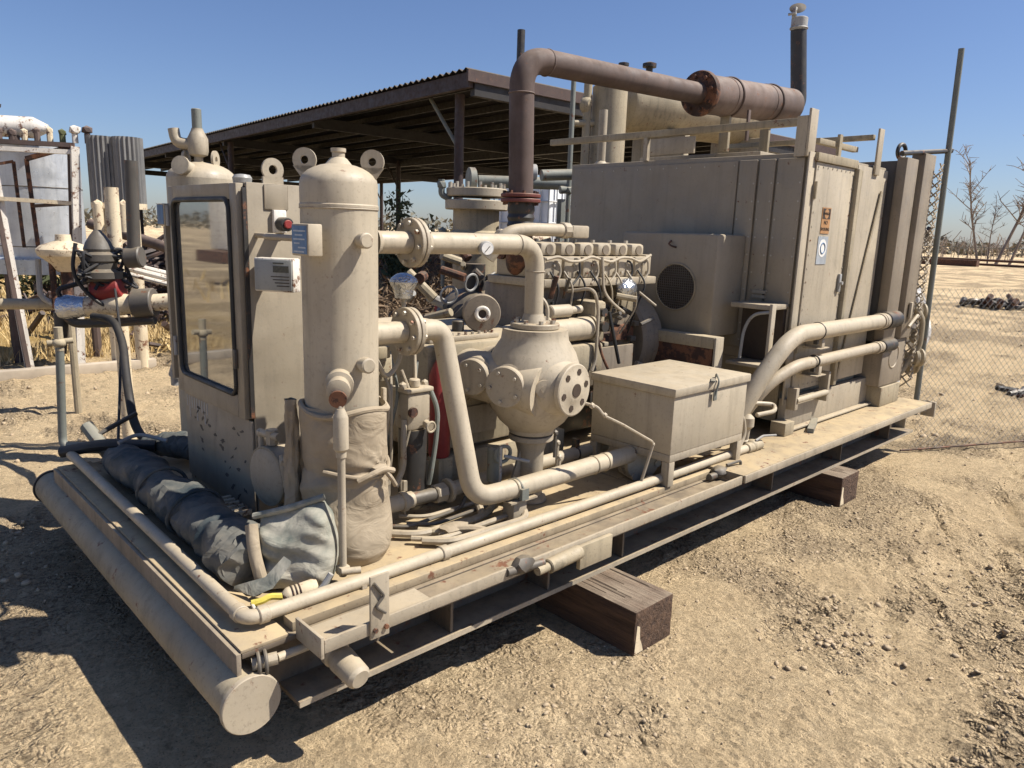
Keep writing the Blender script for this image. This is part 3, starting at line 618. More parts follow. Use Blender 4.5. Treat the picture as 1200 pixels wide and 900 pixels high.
# ================================================================ SECOND VESSEL (behind cabinet)
v2_ = thing('domed_vessel', 'upright tan pressure vessel half hidden behind the control cabinet, relief valve on its dome', 'pressure vessel', (1.56, 3.99, .40))
ax, ay, ar = 1.53, 3.96, .168
dome = [(ar*math.cos(t), .085*math.sin(t)) for t in np.linspace(0, PI/2-.05, 8)]
part('shell', MB().lathe((ax, ay, .402), (0, 0, 1), [(ar, 0), (ar, 1.455)]+[(r0, 1.455+h) for r0, h in dome], 40), 'tan_clean', v2_)
for s_ in (-1, 1):
    c = V((ax, ay, 1.955))+pr_*s_*.075-pn*.0
    part('lifting_lug', MB().annulus(c, pr_, .045, .016, .012, 20).box(-.03, .03, -.006, .006, -.10, -.035, mat=Matrix.Translation(c) @ Matrix((pn, pr_, V((0, 0, 1)))).transposed().to_4x4()), 'tan_clean', v2_)
part('front_nozzle', MB().lathe((ax, ay, 1.88), (-.75, -.65, .15), [(.035, .10), (.035, .19), (.045, .19), (.045, .205), (.02, .206)], 20), 'tan_clean', v2_)
rv = part('relief_valve', MB().lathe((ax-.01, ay, 1.935), (0, 0, 1), [(.022, 0), (.022, .03), (.045, .04), (.05, .06), (.05, .12), (.035, .15), (.028, .165), (.028, .17)], 20), 'tan', v2_)
part('valve_bonnet', MB().cyl((ax-.01, ay, 2.10), (ax-.01, ay, 2.20), .024, seg=16, ch=.003), 'greygreen', rv)
part('outlet_elbow', MB().path([(ax-.02, ay, 2.02), V((ax-.02, ay, 2.035))-pr_*.10, V((ax-.02, ay, 2.10))-pr_*.11], .028, .03, 14), 'tan', rv)

# ================================================================ DRUM-LIKE TARP ROLL, BAG, GREASE CARTRIDGE, HOSE
def roll(pts, rad, seed, seg=30, sub=70, amp=.1):
    r = np.random.default_rng(seed); vs, fs = [], []; P_ = [V(p) for p in pts]
    for i in range(sub+1):
        t = i/sub*(len(P_)-1); k_ = min(int(t), len(P_)-2); u_ = t-k_; c = P_[k_].lerp(P_[k_+1], u_); R = rad[k_]*(1-u_)+rad[k_+1]*u_
        if i in (0, sub): R *= .55
        for j in range(seg):
            a_ = 2*PI*j/seg
            n_ = float(vnoise(np.array([t*3+5]), np.array([math.cos(a_)*1.5+5+math.sin(a_)]), 1.4, seed)[0]-.5)
            f = 1+amp*(n_*1.8+.35*math.sin(9*t*3+2.5*math.sin(a_+1))+.22*math.sin(t*37+3*a_))
            z = c.z+R*f*.86*math.sin(a_); vs.append((c.x+R*f*1.05*math.cos(a_), c.y+.04*n_, max(z, .412)))
    for i in range(sub):
        for j in range(seg): fs.append((i*seg+j, i*seg+(j+1) % seg, (i+1)*seg+(j+1) % seg, (i+1)*seg+j))
    fs += [tuple(range(seg))[::-1], tuple(range(sub*seg, sub*seg+seg))]
    return vs, fs
tr_ = thing('insulation_roll', 'long lumpy dark blue tarpaulin bundle lying on the deck in front of the cabinet', 'bundle', (1.08, 3.0, .41))
v_, f_ = roll([(1.02, 3.92, .47), (1.02, 3.6, .50), (1.01, 3.25, .50), (1.02, 3.0, .495), (1.01, 2.7, .50), (1.00, 2.42, .51), (1.0, 2.30, .49)], [.07, .10, .085, .10, .092, .112, .095], 8, amp=.15)
mass('tarp_body', v_, f_, 'tarp', kind=None, parent=tr_, smooth=True)
part('tie_band', MB().path([(1.015+.112*math.cos(a_), 2.86+.01*math.sin(a_*2), max(.50+.095*math.sin(a_), .415)) for a_ in np.linspace(0, 2*PI, 30)], .008, 0, 8), 'tarp', tr_)
part('tie_band', MB().path([(1.015+.105*math.cos(a_), 3.24+.01*math.sin(a_*2), max(.50+.088*math.sin(a_), .415)) for a_ in np.linspace(0, 2*PI, 30)], .008, 0, 8), 'tarp', tr_)
part('loose_flap', MB().prism([(.925, 2.30, .425), (.95, 2.20, .43), (1.00, 2.16, .46), (1.06, 2.15, .53), (1.05, 2.18, .54), (.99, 2.20, .475)], (.004, .004, .010)), 'greentarp', tr_)
v_, f_ = roll([(1.19, 4.02, .48), (1.32, 3.85, .50), (1.36, 3.70, .49)], [.05, .08, .06], 18, amp=.14)
mass('folded_end', v_, f_, 'tarp', kind=None, parent=tr_, smooth=True)
part('grey_hem', MB().path([(1.0, 3.80, .575), (1.10, 3.83, .60), (1.2, 3.72, .57)], .010, .05, 8), 'grey', tr_)

gt = thing('step_grating', 'short pale bar grating on the deck at the foot of the cabinet', 'grating', (1.18, 3.05, .41))
for i in range(6): part('grating_bar', MB().box(1.13, 1.245, 2.86+.042*i, 2.875+.042*i, .44, .462, b=.001), 'cream', gt)
for x in (1.135, 1.235): part('grating_frame', MB().box(x, x+.008, 2.85, 3.10, .4095, .4395), 'tan_worn', gt)
bag = thing('canvas_sack', 'faded green and white canvas sack slumped against the wrapped vessel', 'sack', (1.16, 2.22, .41))
def sack(seed):
    """slumped rectangular sack, one continuous sheet"""
    vs, fs = [], []; na, nz_ = 64, 40; o = V((1.145, 2.27, .412)); e1 = pr_; e2 = pn
    for i in range(nz_+1):
        t = i/nz_
        for j in range(na):
            a_ = 2*PI*j/na; ca, sa = math.cos(a_), math.sin(a_); q = .55
            x = math.copysign(abs(ca)**q, ca)*(.118-.01*t+.018*math.sin(2.6*t+.4)); y = math.copysign(abs(sa)**q, sa)*(.080*(1-t**4)+.012)
            f = .020*(float(vnoise(np.array([x*9+4.]), np.array([t*4+2]), 1.2, seed)[0])-.5)+.004*math.sin(t*26+5*x/.1)+.006*math.sin(11*t-14*x)
            h = .262*t**.92+.030*t*x/.12+.010*t*math.sin(x*30)
            vs.append(tuple(o+e1*x+e2*(y+f*(-1 if sa < 0 else 1)*1.1)+e1*(.012*math.sin(4*t))+V((0, 0, h))))
    for i in range(nz_):
        for j in range(na): fs.append((i*na+j, i*na+(j+1) % na, (i+1)*na+(j+1) % na, (i+1)*na+j))
    fs += [tuple(range(na))[::-1], tuple(range(nz_*na, nz_*na+na))]
    return vs, fs
v_, f_ = sack(14); mass('sack_body', v_, f_, 'greentarp', kind=None, parent=bag, smooth=True)
c0 = V((1.135, 2.285, .69))
part('top_seam', MB().path([c0-pr_*.125-pn*.02+V((0, 0, -.045)), c0-pr_*.02-pn*.03+V((0, 0, -.015)), c0+pr_*.12-pn*.01+V((0, 0, .03))], .012, .05, 8), 'greentarp', bag)
part('side_roll', MB().path([c0-pr_*.12-pn*.06+V((0, 0, -.06)), c0-pr_*.10-pn*.10+V((0, 0, -.15)), c0-pr_*.07-pn*.11+V((0, 0, -.26))], .022, .06, 12), 'wrap', bag)
gc = thing('grease_cartridge', 'small white plastic cartridge with yellow tape on the deck corner by the sack', 'cartridge', (1.03, 2.14, .41))
part('tube_body', MB().lathe((1.02, 2.13, .435), (1, -.25, .15), [(.014, 0), (.024, .012), (.026, .02), (.026, .10), (.020, .115)], 18), 'cream', gc)
part('end_rings', MB().ring((1.05, 2.122, .44), (1, -.25, .15), .026, .003, 18, 6).ring((1.062, 2.119, .441), (1, -.25, .15), .026, .003, 18, 6).ring((1.074, 2.116, .443), (1, -.25, .15), .026, .003, 18, 6), 'dark_rust', gc)
part('tape', MB().path([(1.02, 2.13, .435), (.985, 2.15, .44), (.96, 2.155, .43), (.93, 2.17, .425)], .012, .02, 8), 'yellow', gc)
part('nozzle', MB().path([(.93, 2.17, .425), (.925, 2.13, .416), (.935, 2.08, .414)], .006, .02, 8), 'white', gc)
single('curled_hose', MB().path([(1.16, 2.06, .50), (1.12, 2.075, .435), (1.02, 2.08, .418), (.95, 2.07, .418)], .010, .04, 10), 'grey', 'short grey hose end curling over the deck corner beside the white cartridge', 'hose')

# oval end cover of the lubricator hanging between cabinet and vessel
lb = thing('oval_filter_canister', 'round-faced tan canister between the cabinet foot and the wrapped vessel', 'canister', (1.30, 2.66, .41))
part('canister_body', MB().lathe((1.22, 2.665, .665), (1, .12, 0), [(.085, -.012), (.112, .0), (.120, .012), (.118, .09), (.10, .10)], 40), 'tan', lb)
part('face_rim', MB().ring((1.226, 2.666, .665), (1, .12, 0), .116, .006, 36, 8), 'tan_worn', lb)
part('top_fitting', MB().cyl((1.26, 2.68, .785), (1.26, 2.68, .85), .025, seg=8, ch=.004).cyl((1.25, 2.77, .82), (1.26, 2.62, .83), .015).ball((1.25, 2.76, .82), .02, 1).cyl((1.25, 2.76, .82), (1.25, 2.76, .73), .011).ball((1.25, 2.76, .73), .018, 1), 'tan_clean', lb)
part('side_fitting', MB().path([(1.25, 2.57, .77), (1.24, 2.545, .73), (1.26, 2.54, .60)], .014, .02, 10).ball((1.245, 2.55, .75), .022, 1).ball((1.25, 2.54, .66), .019, 1), 'tan_clean', lb)
part('bracket_leg', MB().box(1.28, 1.31, 2.64, 2.69, .41, .56), 'tan_worn', lb)

# ================================================================ PIPES FROM VESSEL TO COMPRESSOR
yp = 2.345
up_ = thing('upper_gas_pipe', 'upper tan pipe with a dial gauge, bending down onto the compressor cylinder', 'pipe', (2.36, yp, 1.22))
part('stub', MB().cyl((vx+.11, yp, 1.592), (1.672, yp, 1.592), .042, seg=28), 'tan_clean', up_)
part('stub_weld', MB().lathe((vx+.125, yp, 1.592), (1, 0, 0), [(.056, 0), (.043, .022)], 28, False), 'tan_clean', up_)
flange_pair(up_, (1.695, yp, 1.592), (1, 0, 0), .094)
part('pipe_hub', MB().lathe((1.715, yp, 1.592), (1, 0, 0), [(.066, 0), (.044, .05)], 28), 'tan_clean', up_)
part('main_run', MB().path([(1.74, yp, 1.592), (2.362, yp, 1.592), (2.368, yp, 1.24)], .043, .115, 28, 12), 'tan_clean', up_)
part('weld_bead', MB().ring((2.245, yp, 1.592), (1, 0, 0), .0435, .003, 28, 6).ring((2.366, yp, 1.475), (0, 0, 1), .0435, .003, 28, 6), 'tan', up_, kind='stuff')
gg = part('dial_gauge', MB().lathe((2.02, yp-.05, 1.575), (-.35, -1, 0), [(.01, -.02), (.028, -.012), (.030, .0), (.030, .022), (.026, .026)], 28), 'grey', up_)
part('dial_face', MB().cyl(V((2.02, yp-.05, 1.575))+V((-.35, -1, 0)).normalized()*.0262, V((2.02, yp-.05, 1.575))+V((-.35, -1, 0)).normalized()*.0275, .0245, seg=28), 'dial', gg)
nd = V((2.02, yp-.05, 1.575))+V((-.35, -1, 0)).normalized()*.029
part('needle', MB().path([nd+V((-.010, .003, -.014)), nd+V((.010, -.003, .010))], .0016, 0, 6), 'signdark', gg)
part('down_hub', MB().lathe((2.368, yp, 1.285), (0, 0, -1), [(.045, 0), (.060, .045), (.062, .05)], 28), 'tan_clean', up_)
lo_ = thing('lower_gas_pipe', 'lower tan pipe dropping from the vessel to deck level in front of the cylinder', 'pipe', (2.1, 2.2, .45))
part('stub', MB().cyl((vx+.11, yp, 1.252), (1.652, yp, 1.252), .042, seg=28), 'tan_clean', lo_)
flange_pair(lo_, (1.675, yp, 1.252), (1, 0, 0), .094)
part('pipe_hub', MB().lathe((1.695, yp, 1.252), (1, 0, 0), [(.066, 0), (.044, .045)], 28), 'tan_clean', lo_)
part('main_run', MB().path([(1.715, yp, 1.252), (1.84, yp, 1.25), (1.905, 2.20, .55), (2.10, 2.185, .548), (2.95, 2.19, .548)], .043, .12, 28, 12), 'tan_clean', lo_)
part('weld_bead', MB().ring((2.12, 2.186, .548), (1, 0, 0), .0435, .004, 28, 6).ring((2.66, 2.188, .548), (1, 0, 0), .0435, .004, 28, 6).ring((2.74, 2.188, .548), (1, 0, 0), .0435, .0035, 28, 6), 'tan_worn', lo_, kind='stuff')
sd_ = part('pipe_stand', MB().box(2.10, 2.18, 2.155, 2.225, .403, .497, b=.003).box(2.07, 2.23, 2.14, 2.24, .497, .505), 'tan', lo_)
part('u_bolt', MB().path([(2.14, 2.135, .506), (2.14, 2.135, .56), (2.14, 2.188, .598), (2.14, 2.24, .56), (2.14, 2.24, .506)], .006, .03, 8).box(2.12, 2.16, 2.125, 2.145, .51, .56), 'greygreen', sd_)
single('grooved_coupling', MB().lathe((3.03, 2.19, .50), (-.35, -.94, 0), [(.05, -.05), (.095, -.045), (.10, -.02), (.075, -.01), (.075, .01), (.10, .02), (.095, .045), (.05, .05)], 24)
       .bolts((3.03, 2.19, .50), (-.35, -.94, 0), .085, 6, .02, .055, both=.03), 'tan_clean', 'lobed tan bolted coupling under the left end of the square metal box', 'coupling')

# low process lines behind
l2 = thing('suction_line', 'tan pipe with threaded unions lying low behind the bent pipe, left of the cylinder foot', 'pipe', (2.0, 2.5, .45))
part('left_elbow', MB().path([(1.62, 2.60, .44), (1.64, 2.46, .50), (1.78, 2.46, .50)], .036, .07, 18).cyl((1.72, 2.46, .50), (1.75, 2.46, .50), .043, seg=20, ch=.004), 'tan_clean', l2)
part('dark_sleeve', MB().cyl((1.76, 2.46, .50), (1.90, 2.46, .495), .031, seg=18), 'darkgrey', l2)
part('union', MB().cyl((1.90, 2.46, .495), (1.96, 2.46, .495), .044, seg=8, ch=.006).cyl((1.97, 2.46, .495), (1.99, 2.46, .495), .055, seg=20, ch=.004), 'tan_clean', l2)
part('run', MB().path([(1.99, 2.46, .495), (2.2, 2.47, .50), (3.1, 2.48, .50)], .034, .05, 18), 'tan_clean', l2)
part('clamp', MB().ring((2.86, 2.48, .50), (1, 0, 0), .036, .006, 20, 8).box(2.85, 2.87, 2.46, 2.50, .53, .58), 'blacksteel', l2)
cv = thing('small_globe_valve', 'small grey cast valve with a side handle behind the low bend of the lower pipe', 'valve', (2.15, 2.33, .5))
part('valve_body', MB().cyl((2.15, 2.34, .53), (2.15, 2.34, .70), .035, seg=14, ch=.01).ring((2.16, 2.30, .67), (.2, 1, .2), .04, .009, 18, 8), 'greygreen', cv)
part('handle', MB().cyl((2.17, 2.30, .66), (2.27, 2.24, .63), .008, seg=8).cyl((2.12, 2.27, .52), (2.12, 2.27, .72), .006, seg=8), 'grey', cv)

# ================================================================ COMPRESSOR
cp = thing('compressor_cylinder', 'bulbous cast tan compressor cylinder with round valve caps and a six-hole end flange', 'compressor', (2.37, 2.33, .45))
bx0, by0 = 2.372, 2.335
prof = [(.105, .0), (.110, .02), (.155, .06), (.200, .13), (.222, .21), (.218, .30), (.190, .38), (.155, .435), (.150, .47), (.150, .485)]
part('cylinder_body', MB().lathe((bx0, by0, .735), (0, 0, 1), prof, 48), 'tan_clean', cp)
part('top_flange', MB().cyl((bx0-.003, by0, 1.222), (bx0-.003, by0, 1.246), .112, seg=36, ch=.003), 'tan', cp)
part('flange_bolts', MB().bolts((bx0-.003, by0, 1.246), (0, 0, 1), .088, 8, .012, .016, ph=.3), 'bolt', cp, kind='stuff')
part('gasket', MB().cyl((bx0, by0, .726), (bx0, by0, .736), .098, seg=32), 'blacksteel', cp)
part('bottom_pad', MB().cyl((bx0, by0, .70), (bx0, by0, .7255), .105, seg=32, ch=.003), 'tan', cp)
part('pedestal', MB().lathe((bx0, by0, .40), (0, 0, 1), [(.085, .003), (.08, .02), (.062, .03), (.062, .24), (.08, .30)], 24).prism([(2.22, by0, .42), (2.31, by0, .42), (2.31, by0, .66)], (0, .012, 0)), 'tan', cp)
hd = V((.10, -1, 0)).normalized(); hc = V((bx0-.02, by0, .975))
part('head_barrel', MB().lathe(hc, hd, [(.16, .02), (.155, .13), (.12, .20), (.105, .225)], 40), 'tan_clean', cp)
hf = part('head_flange', MB().lathe(hc, hd, [(.112, .226), (.118, .230), (.118, .250), (.112, .254), (.062, .256), (.052, .262), (.022, .263)], 40), 'tan_clean', cp)
part('bolt_holes', MB().bolts(hc+hd*.2545, hd, .082, 6, .016, .003, ph=.5), 'signdark', hf, kind='stuff')
part('centre_bore', MB().cyl(hc+hd*.262, hc+hd*.266, .030, seg=24), 'signdark', hf)
# boxy valve chest facing the vessel, with two round caps
vd = V((-.92, -.40, 0)).normalized(); vu = V((-vd.y, vd.x, 0))
part('valve_chest', MB().path([V((2.22, 2.66, .985)), V((2.23, 2.5, .985)), V((2.245, 2.30, .975)), V((2.28, 2.185, .965))], .115, .05, 28, radii=None), 'tan_clean', cp)
for c, rr_ in ((V((2.125, 2.46, 1.005)), .083), (V((2.165, 2.285, .985)), .092)):
    part('valve_cap', MB().lathe(c-vd*.05, vd, [(rr_*1.03, 0), (rr_*1.03, .045), (rr_*.93, .05), (rr_*.93, .062), (rr_, .066), (rr_, .088), (rr_*.95, .094)], 36), 'tan', cp)
part('cap_studs', MB().bolts(V((2.125, 2.46, 1.005))+vd*.044, vd, .058, 5, .008, .012).bolts(V((2.165, 2.285, .985))+vd*.044, vd, .066, 5, .008, .012), 'bolt', cp, kind='stuff')
part('eye_boss', MB().lathe((2.262, 2.165, .985), (-.55, -.83, 0), [(.04, 0), (.04, .03), (.018, .032)], 20).cyl((2.252, 2.15, .985), (2.243, 2.137, .985), .016, seg=16), 'tan', cp)
part('oil_tube', MB().path([(2.47, 2.10, .90), (2.50, 2.05, .89), (2.52, 2.03, .85), (2.62, 2.0, .80), (2.85, 1.99, .68), (2.86, 1.99, .66), (2.80, 2.02, .41)], .0075, .03, 8), 'tan', cp)
part('tube_fitting', MB().ball((2.485, 2.07, .893), .016, 1).ball((2.53, 2.03, .85), .014, 1).ball((2.86, 1.99, .665), .011, 1), 'tan_clean', cp)
for i, (x, y, z) in enumerate(((2.48, 2.28, .72), (2.52, 2.3, .66), (2.45, 2.22, .62))): part('gauge_cock', MB().cyl((x, y, z-.12), (x, y, z), .008, seg=8).ball((x, y, z), .016, 1), ('darkgrey', 'tan', 'tan')[i], cp)

cf = thing('crankcase_housing', 'boxy tan compressor crankcase behind the bulbous cylinder, flat covers on its dusty top', 'machine', (2.25, 3.0, .41))
part('crankcase', MB().box(1.98, 2.78, 2.62, 3.42, .62, 1.13, b=.02), 'tan_worn', cf)
part('base_rail', MB().box(1.90, 2.9, 2.60, 2.68, .403, .60, b=.005), 'tan_worn', cf)
part('base_rail', MB().box(1.90, 2.9, 3.3, 3.4, .403, .60, b=.005), 'tan_worn', cf)
part('distance_piece', MB().lathe((2.36, 2.50, .97), (0, 1, 0), [(.17, 0), (.14, .06), (.13, .13)], 28), 'tan', cf)
part('top_cover', MB().box(2.02, 2.45, 2.66, 3.0, 1.13, 1.155, b=.006), 'tan', cf)
part('top_cover', MB().box(2.05, 2.38, 3.04, 3.30, 1.13, 1.175, b=.006), 'cream', cf)
part('inspection_cover', MB().box(2.1, 2.4, 2.608, 2.619, .68, .82, b=.004), 'tan', cf)
for k_ in range(10): part('cover_bolt', MB().cyl((2.04+.042*k_, 2.68, 1.155), (2.04+.042*k_, 2.68, 1.168), .008, seg=6), 'bolt', cf)
part('breather', MB().cyl((2.3, 2.8, 1.155), (2.3, 2.8, 1.21), .03, seg=16, ch=.006), 'blacksteel', cf)
wh = thing('flywheel_pulley', 'dark belt pulley with a pale hub ring just behind the upper pipe elbow', 'pulley', (2.39, 2.78, 1.17))
wc = V((2.40, 2.74, 1.245)); wd = V((-.55, -.83, 0)).normalized()
part('wheel_rim', MB().lathe(wc, wd, [(.05, -.03), (.085, -.03), (.095, -.02), (.083, -.005), (.095, .01), (.09, .025), (.05, .028)], 32), 'greasy', wh)
part('hub_ring', MB().ring(wc+wd*.034, wd, .030, .010, 24, 10), 'white', wh)
part('hub_bore', MB().cyl(wc+wd*.0285, wc+wd*.033, .024, seg=20), 'signdark', wh)
# actuator valve stack & filter between vessel and frame
fo = thing('foil_valve_head', 'silver foil wrapped valve head on a thin stem below the upper pipe flange', 'valve', (1.72, 2.45, 1.25))
part('foil_cap', MB().lathe((1.735, 2.46, 1.37), (0, 0, 1), [(.035, 0), (.040, .03), (.052, .05), (.058, .065), (.052, .078), (.03, .095), (.01, .10)], 20), 'foil', fo)
part('stem', MB().cyl((1.735, 2.46, 1.20), (1.735, 2.46, 1.37), .009, seg=10).ball((1.735, 2.46, 1.30), .018, 1), 'tan_clean', fo)
fl = thing('fuel_filter', 'tan cast filter head over a black cylinder with a hose on either side', 'filter', (1.82, 2.52, .45))
part('filter_head', MB().box(1.765, 1.885, 2.47, 2.57, .80, .965, b=.014), 'tan', fl)
part('head_cap', MB().box(1.755, 1.895, 2.46, 2.58, .965, .985, b=.006).cyl((1.82, 2.5, .985), (1.82, 2.5, 1.02), .024, seg=16, ch=.004).ball((1.76, 2.5, .995), .02, 1).ball((1.89, 2.52, .99), .018, 1), 'tan_clean', fl)
part('petcock', MB().cyl((1.85, 2.46, .83), (1.85, 2.42, .82), .016, seg=12).ring((1.85, 2.42, .82), (0, 1, 0), .022, .005, 14, 6), 'tan_clean', fl)
part('front_port', MB().cyl((1.785, 2.468, .885), (1.785, 2.455, .885), .022, seg=16), 'dark_rust', fl)
part('black_bowl', MB().lathe((1.825, 2.52, .80), (0, 0, -1), [(.06, 0), (.062, .02), (.062, .34), (.05, .36)], 28), 'blacksteel', fl)
part('hose', MB().path([(1.76, 2.49, .85), (1.735, 2.46, .74), (1.74, 2.46, .66), (1.69, 2.45, .58)], .013, .05, 10), 'tan', fl)
part('hose', MB().path([(1.90, 2.5, .97), (1.925, 2.47, .88), (1.91, 2.46, .75), (1.875, 2.45, .60), (1.87, 2.46, .55)], .011, .06, 10), 'greygreen', fl)
rb = thing('fire_bottle', 'red bottle partly hidden behind the sloping drop of the lower pipe', 'bottle', (1.99, 2.66, .42))
part('bottle_shell', MB().lathe((2.02, 2.58, .62), (0, 0, 1), [(.045, 0), (.05, .02), (.05, .38), (.03, .43), (.02, .45)], 28), 'red', rb)
part('bottle_valve', MB().cyl((2.02, 2.58, 1.07), (2.02, 2.58, 1.12), .014, seg=12).box(1.99, 2.05, 2.57, 2.59, 1.12, 1.14), 'blacksteel', rb)
part('bracket', MB().box(1.98, 2.06, 2.53, 2.61, .403, .619), 'tan_worn', rb)
hl = thing('tubing_cluster', 'tangle of thin tan tubes and small fittings under the lower pipe flange', 'tubing', (1.66, 2.5, .42))
random.seed(3)
for i in range(9):
    x, y = 1.56+.035*i, 2.50+.03*(i % 3); z = random.uniform(1.0, 1.2)
    part('tube', MB().path([(x, y, .42), (x+random.uniform(-.03, .03), y, z*.6), (x+random.uniform(-.05, .05), y-.03, z*.85), (x+random.uniform(-.06, .06), y+.02, z)], .007, .06, 8), ('tan', 'tan_clean', 'greygreen')[i % 3], hl)
    part('fitting', MB().cyl((x, y, z*.5), (x, y, z*.5+.05), .017, seg=6, ch=.003), ('tan_clean', 'tan_worn')[i % 2], hl)
part('control_block', MB().box(1.60, 1.72, 2.52, 2.60, 1.02, 1.12, b=.01).box(1.62, 1.70, 2.50, 2.519, 1.12, 1.17, b=.006), 'tan_worn', hl)
part('arc_tube', MB().path([(1.56, 2.42, 1.16), (1.63, 2.43, 1.05), (1.70, 2.45, 1.10), (1.73, 2.46, 1.17)], .010, .06, 8), 'tan_clean', hl)
# small conduits and clutter low on the deck
random.seed(9); cl = thing('deck_tubing', 'loose runs of thin tubing lying on the deck beside the wrapped vessel', 'tubing', (1.9, 2.3, .42))
for i in range(7):
    y = 2.14+.045*i; x0 = random.uniform(1.58, 1.75); L_ = random.uniform(.25, .9)
    part('tube', MB().path([(x0, y+.08, .425), (x0+.08, y, .425), (x0+L_, y+random.uniform(-.03, .05), .425), (x0+L_+.05, y+.07, .45)], random.choice((.009, .012, .016)), .05, 8), random.choice(('tan', 'tan_clean', 'darkgrey', 'tan_worn')), cl)
part('bleached_rag', MB().ball((1.82, 2.22, .44), .05, 2, (1.5, .7, .4), .25).path([(1.82, 2.2, .44), (1.88, 2.16, .44), (1.93, 2.14, .42)], .016, .03, 8), 'wrap', cl)

# ================================================================ JUNCTION BOX ON LEGS
jb = thing('square_box', 'large square tan sheet-metal box with a flat lid on short legs at skid edge', 'box', (3.33, 2.2, .41))
JX0, JX1, JY0, JY1 = 2.965, 3.655, 1.958, 2.47
part('box_body', MB().box(JX0, JX1, JY0, JY1, .595, .886, b=.004), 'tan_clean', jb)
part('lid', MB().box(JX0-.012, JX1+.014, JY0-.012, JY1+.012, .887, .93, b=.006), 'tan_clean', jb)
part('bottom_flange', MB().box(JX0+.001, JX1-.001, JY0+.001, JY1-.001, .555, .594, b=.002), 'tan', jb)
for x in (JX0, JX1-.045):
    for y in (JY0, JY1-.045): part('leg', MB().box(x, x+.045, y, y+.008, .431, .5545, b=.001).box(x, x+.008, y+.0082, y+.045, .431, .5545, b=.001), 'tan', jb)
part('latch', MB().box(3.29, 3.32, JY0-.02, JY0-.0125, .83, .885, b=.002).path([(3.30, JY0-.02, .86), (3.31, JY0-.03, .935), (3.36, JY0+.02, .96), (3.39, JY0+.04, .935)], .005, .02, 8).box(3.25, 3.36, JY0-.01, JY0+.012, .932, .940, rot=.5), 'greygreen', jb)

# ================================================================ ENGINE
en = thing('gas_engine', 'long six-cylinder tan engine with a row of valve covers along its head', 'engine', (3.2, 3.0, .42))
part('block', MB().box(2.86, 3.78, 2.86, 3.25, .72, 1.36, b=.015), 'greasy', en)
part('oil_pan', MB().box(2.9, 3.75, 2.88, 3.22, .45, .715, b=.03), 'blacksteel', en)
part('head_ledge', MB().box(2.84, 3.84, 2.74, 3.2, 1.355, 1.40, b=.006), 'tan', en)
for i in range(6):
    x = 2.86+.158*i
    h_ = part('cylinder_head', MB().box(x, x+.14, 2.765, 3.15, 1.401, 1.52, b=.012), 'tan', en)
    part('head_bolts', MB().bolts((x+.07, 2.764, 1.43), (0, -1, 0), .045, 4, .009, .01, ph=.78), 'bolt', h_, kind='stuff')
    c_ = part('valve_cover', MB().box(x+.006, x+.13, 2.80, 3.0, 1.521, 1.595, b=.02), 'tan_clean', en)
    part('cover_recess', MB().cyl((x+.068, 2.7995, 1.557), (x+.068, 2.794, 1.557), .028, seg=16), 'greasy', c_)
    part('cover_nut', MB().cyl((x+.068, 2.90, 1.594), (x+.068, 2.90, 1.612), .014, seg=6), 'bolt', c_)
    part('ignition_lead', MB().path([(x+.07, 2.79, 1.50), (x+.09, 2.74, 1.49+.02*(i % 2)), (x+.10, 2.735, 1.42), (x+.04, 2.735, 1.37)], .0065, .04, 8), ('tan_clean', 'black', 'tan')[i % 3], en)
part('lead_conduit', MB().path([(2.85, 2.745, 1.505)]+[(2.85+.09*k_, 2.742, 1.505+.018*math.sin(k_*1.9)) for k_ in range(1, 10)]+[(3.78, 2.75, 1.53)], .009, .03, 8), 'tan_clean', en)
part('intake_manifold', MB().path([(2.62, 2.95, 1.50), (2.70, 2.9, 1.64), (2.83, 2.88, 1.66), (3.12, 2.88, 1.66)], .035, .07, 18), 'tan_clean', en)
part('manifold_nut', MB().cyl((3.10, 2.88, 1.66), (3.16, 2.88, 1.66), .045, seg=10, ch=.005).box(3.16, 3.30, 2.84, 2.92, 1.62, 1.69, b=.01), 'tan', en)
part('exhaust_manifold', MB().cyl((2.84, 3.10, 1.54), (3.85, 3.10, 1.54), .05, seg=16), 'dark_rust', en)
part('tappet_rail', MB().box(2.87, 3.77, 2.835, 2.859, 1.0, 1.10, b=.004), 'dark_rust', en)
random.seed(12)
for i in range(16):
    x = 2.9+random.random()*.85; z = random.uniform(.95, 1.32); s_ = random.uniform(.02, .05)
    part('bracket', MB().box(x, x+s_*1.6, 2.80, 2.858, z, z+s_, b=.004), random.choice(('tan_worn', 'darkgrey', 'tan', 'dark_rust')), en)
sm = part('starter_motor', MB().cyl((2.80, 2.68, 1.13), (3.14, 2.68, 1.13), .065, seg=28, ch=.008), 'tan_clean', en)
part('solenoid', MB().cyl((2.82, 2.68, 1.235), (2.98, 2.68, 1.235), .035, seg=20, ch=.006).cyl((2.99, 2.68, 1.235), (3.07, 2.68, 1.24), .022, seg=16), 'tan_clean', sm)
part('mounting_ring', MB().cyl((2.78, 2.68, 1.13), (2.80, 2.68, 1.13), .085, seg=24).cyl((3.14, 2.68, 1.13), (3.155, 2.68, 1.13), .072, seg=24), 'tan_worn', sm)
part('pump_casting', MB().box(2.92, 3.22, 2.62, 2.84, .88, 1.05, b=.02).box(3.15, 3.25, 2.64, 2.82, 1.05, 1.28, b=.02), 'tan_worn', en)
part('pump_bosses', MB().cyl((3.20, 2.64, 1.22), (3.20, 2.61, 1.22), .025, seg=14).cyl((3.20, 2.64, 1.14), (3.20, 2.60, 1.14), .03, seg=14), 'blacksteel', en)
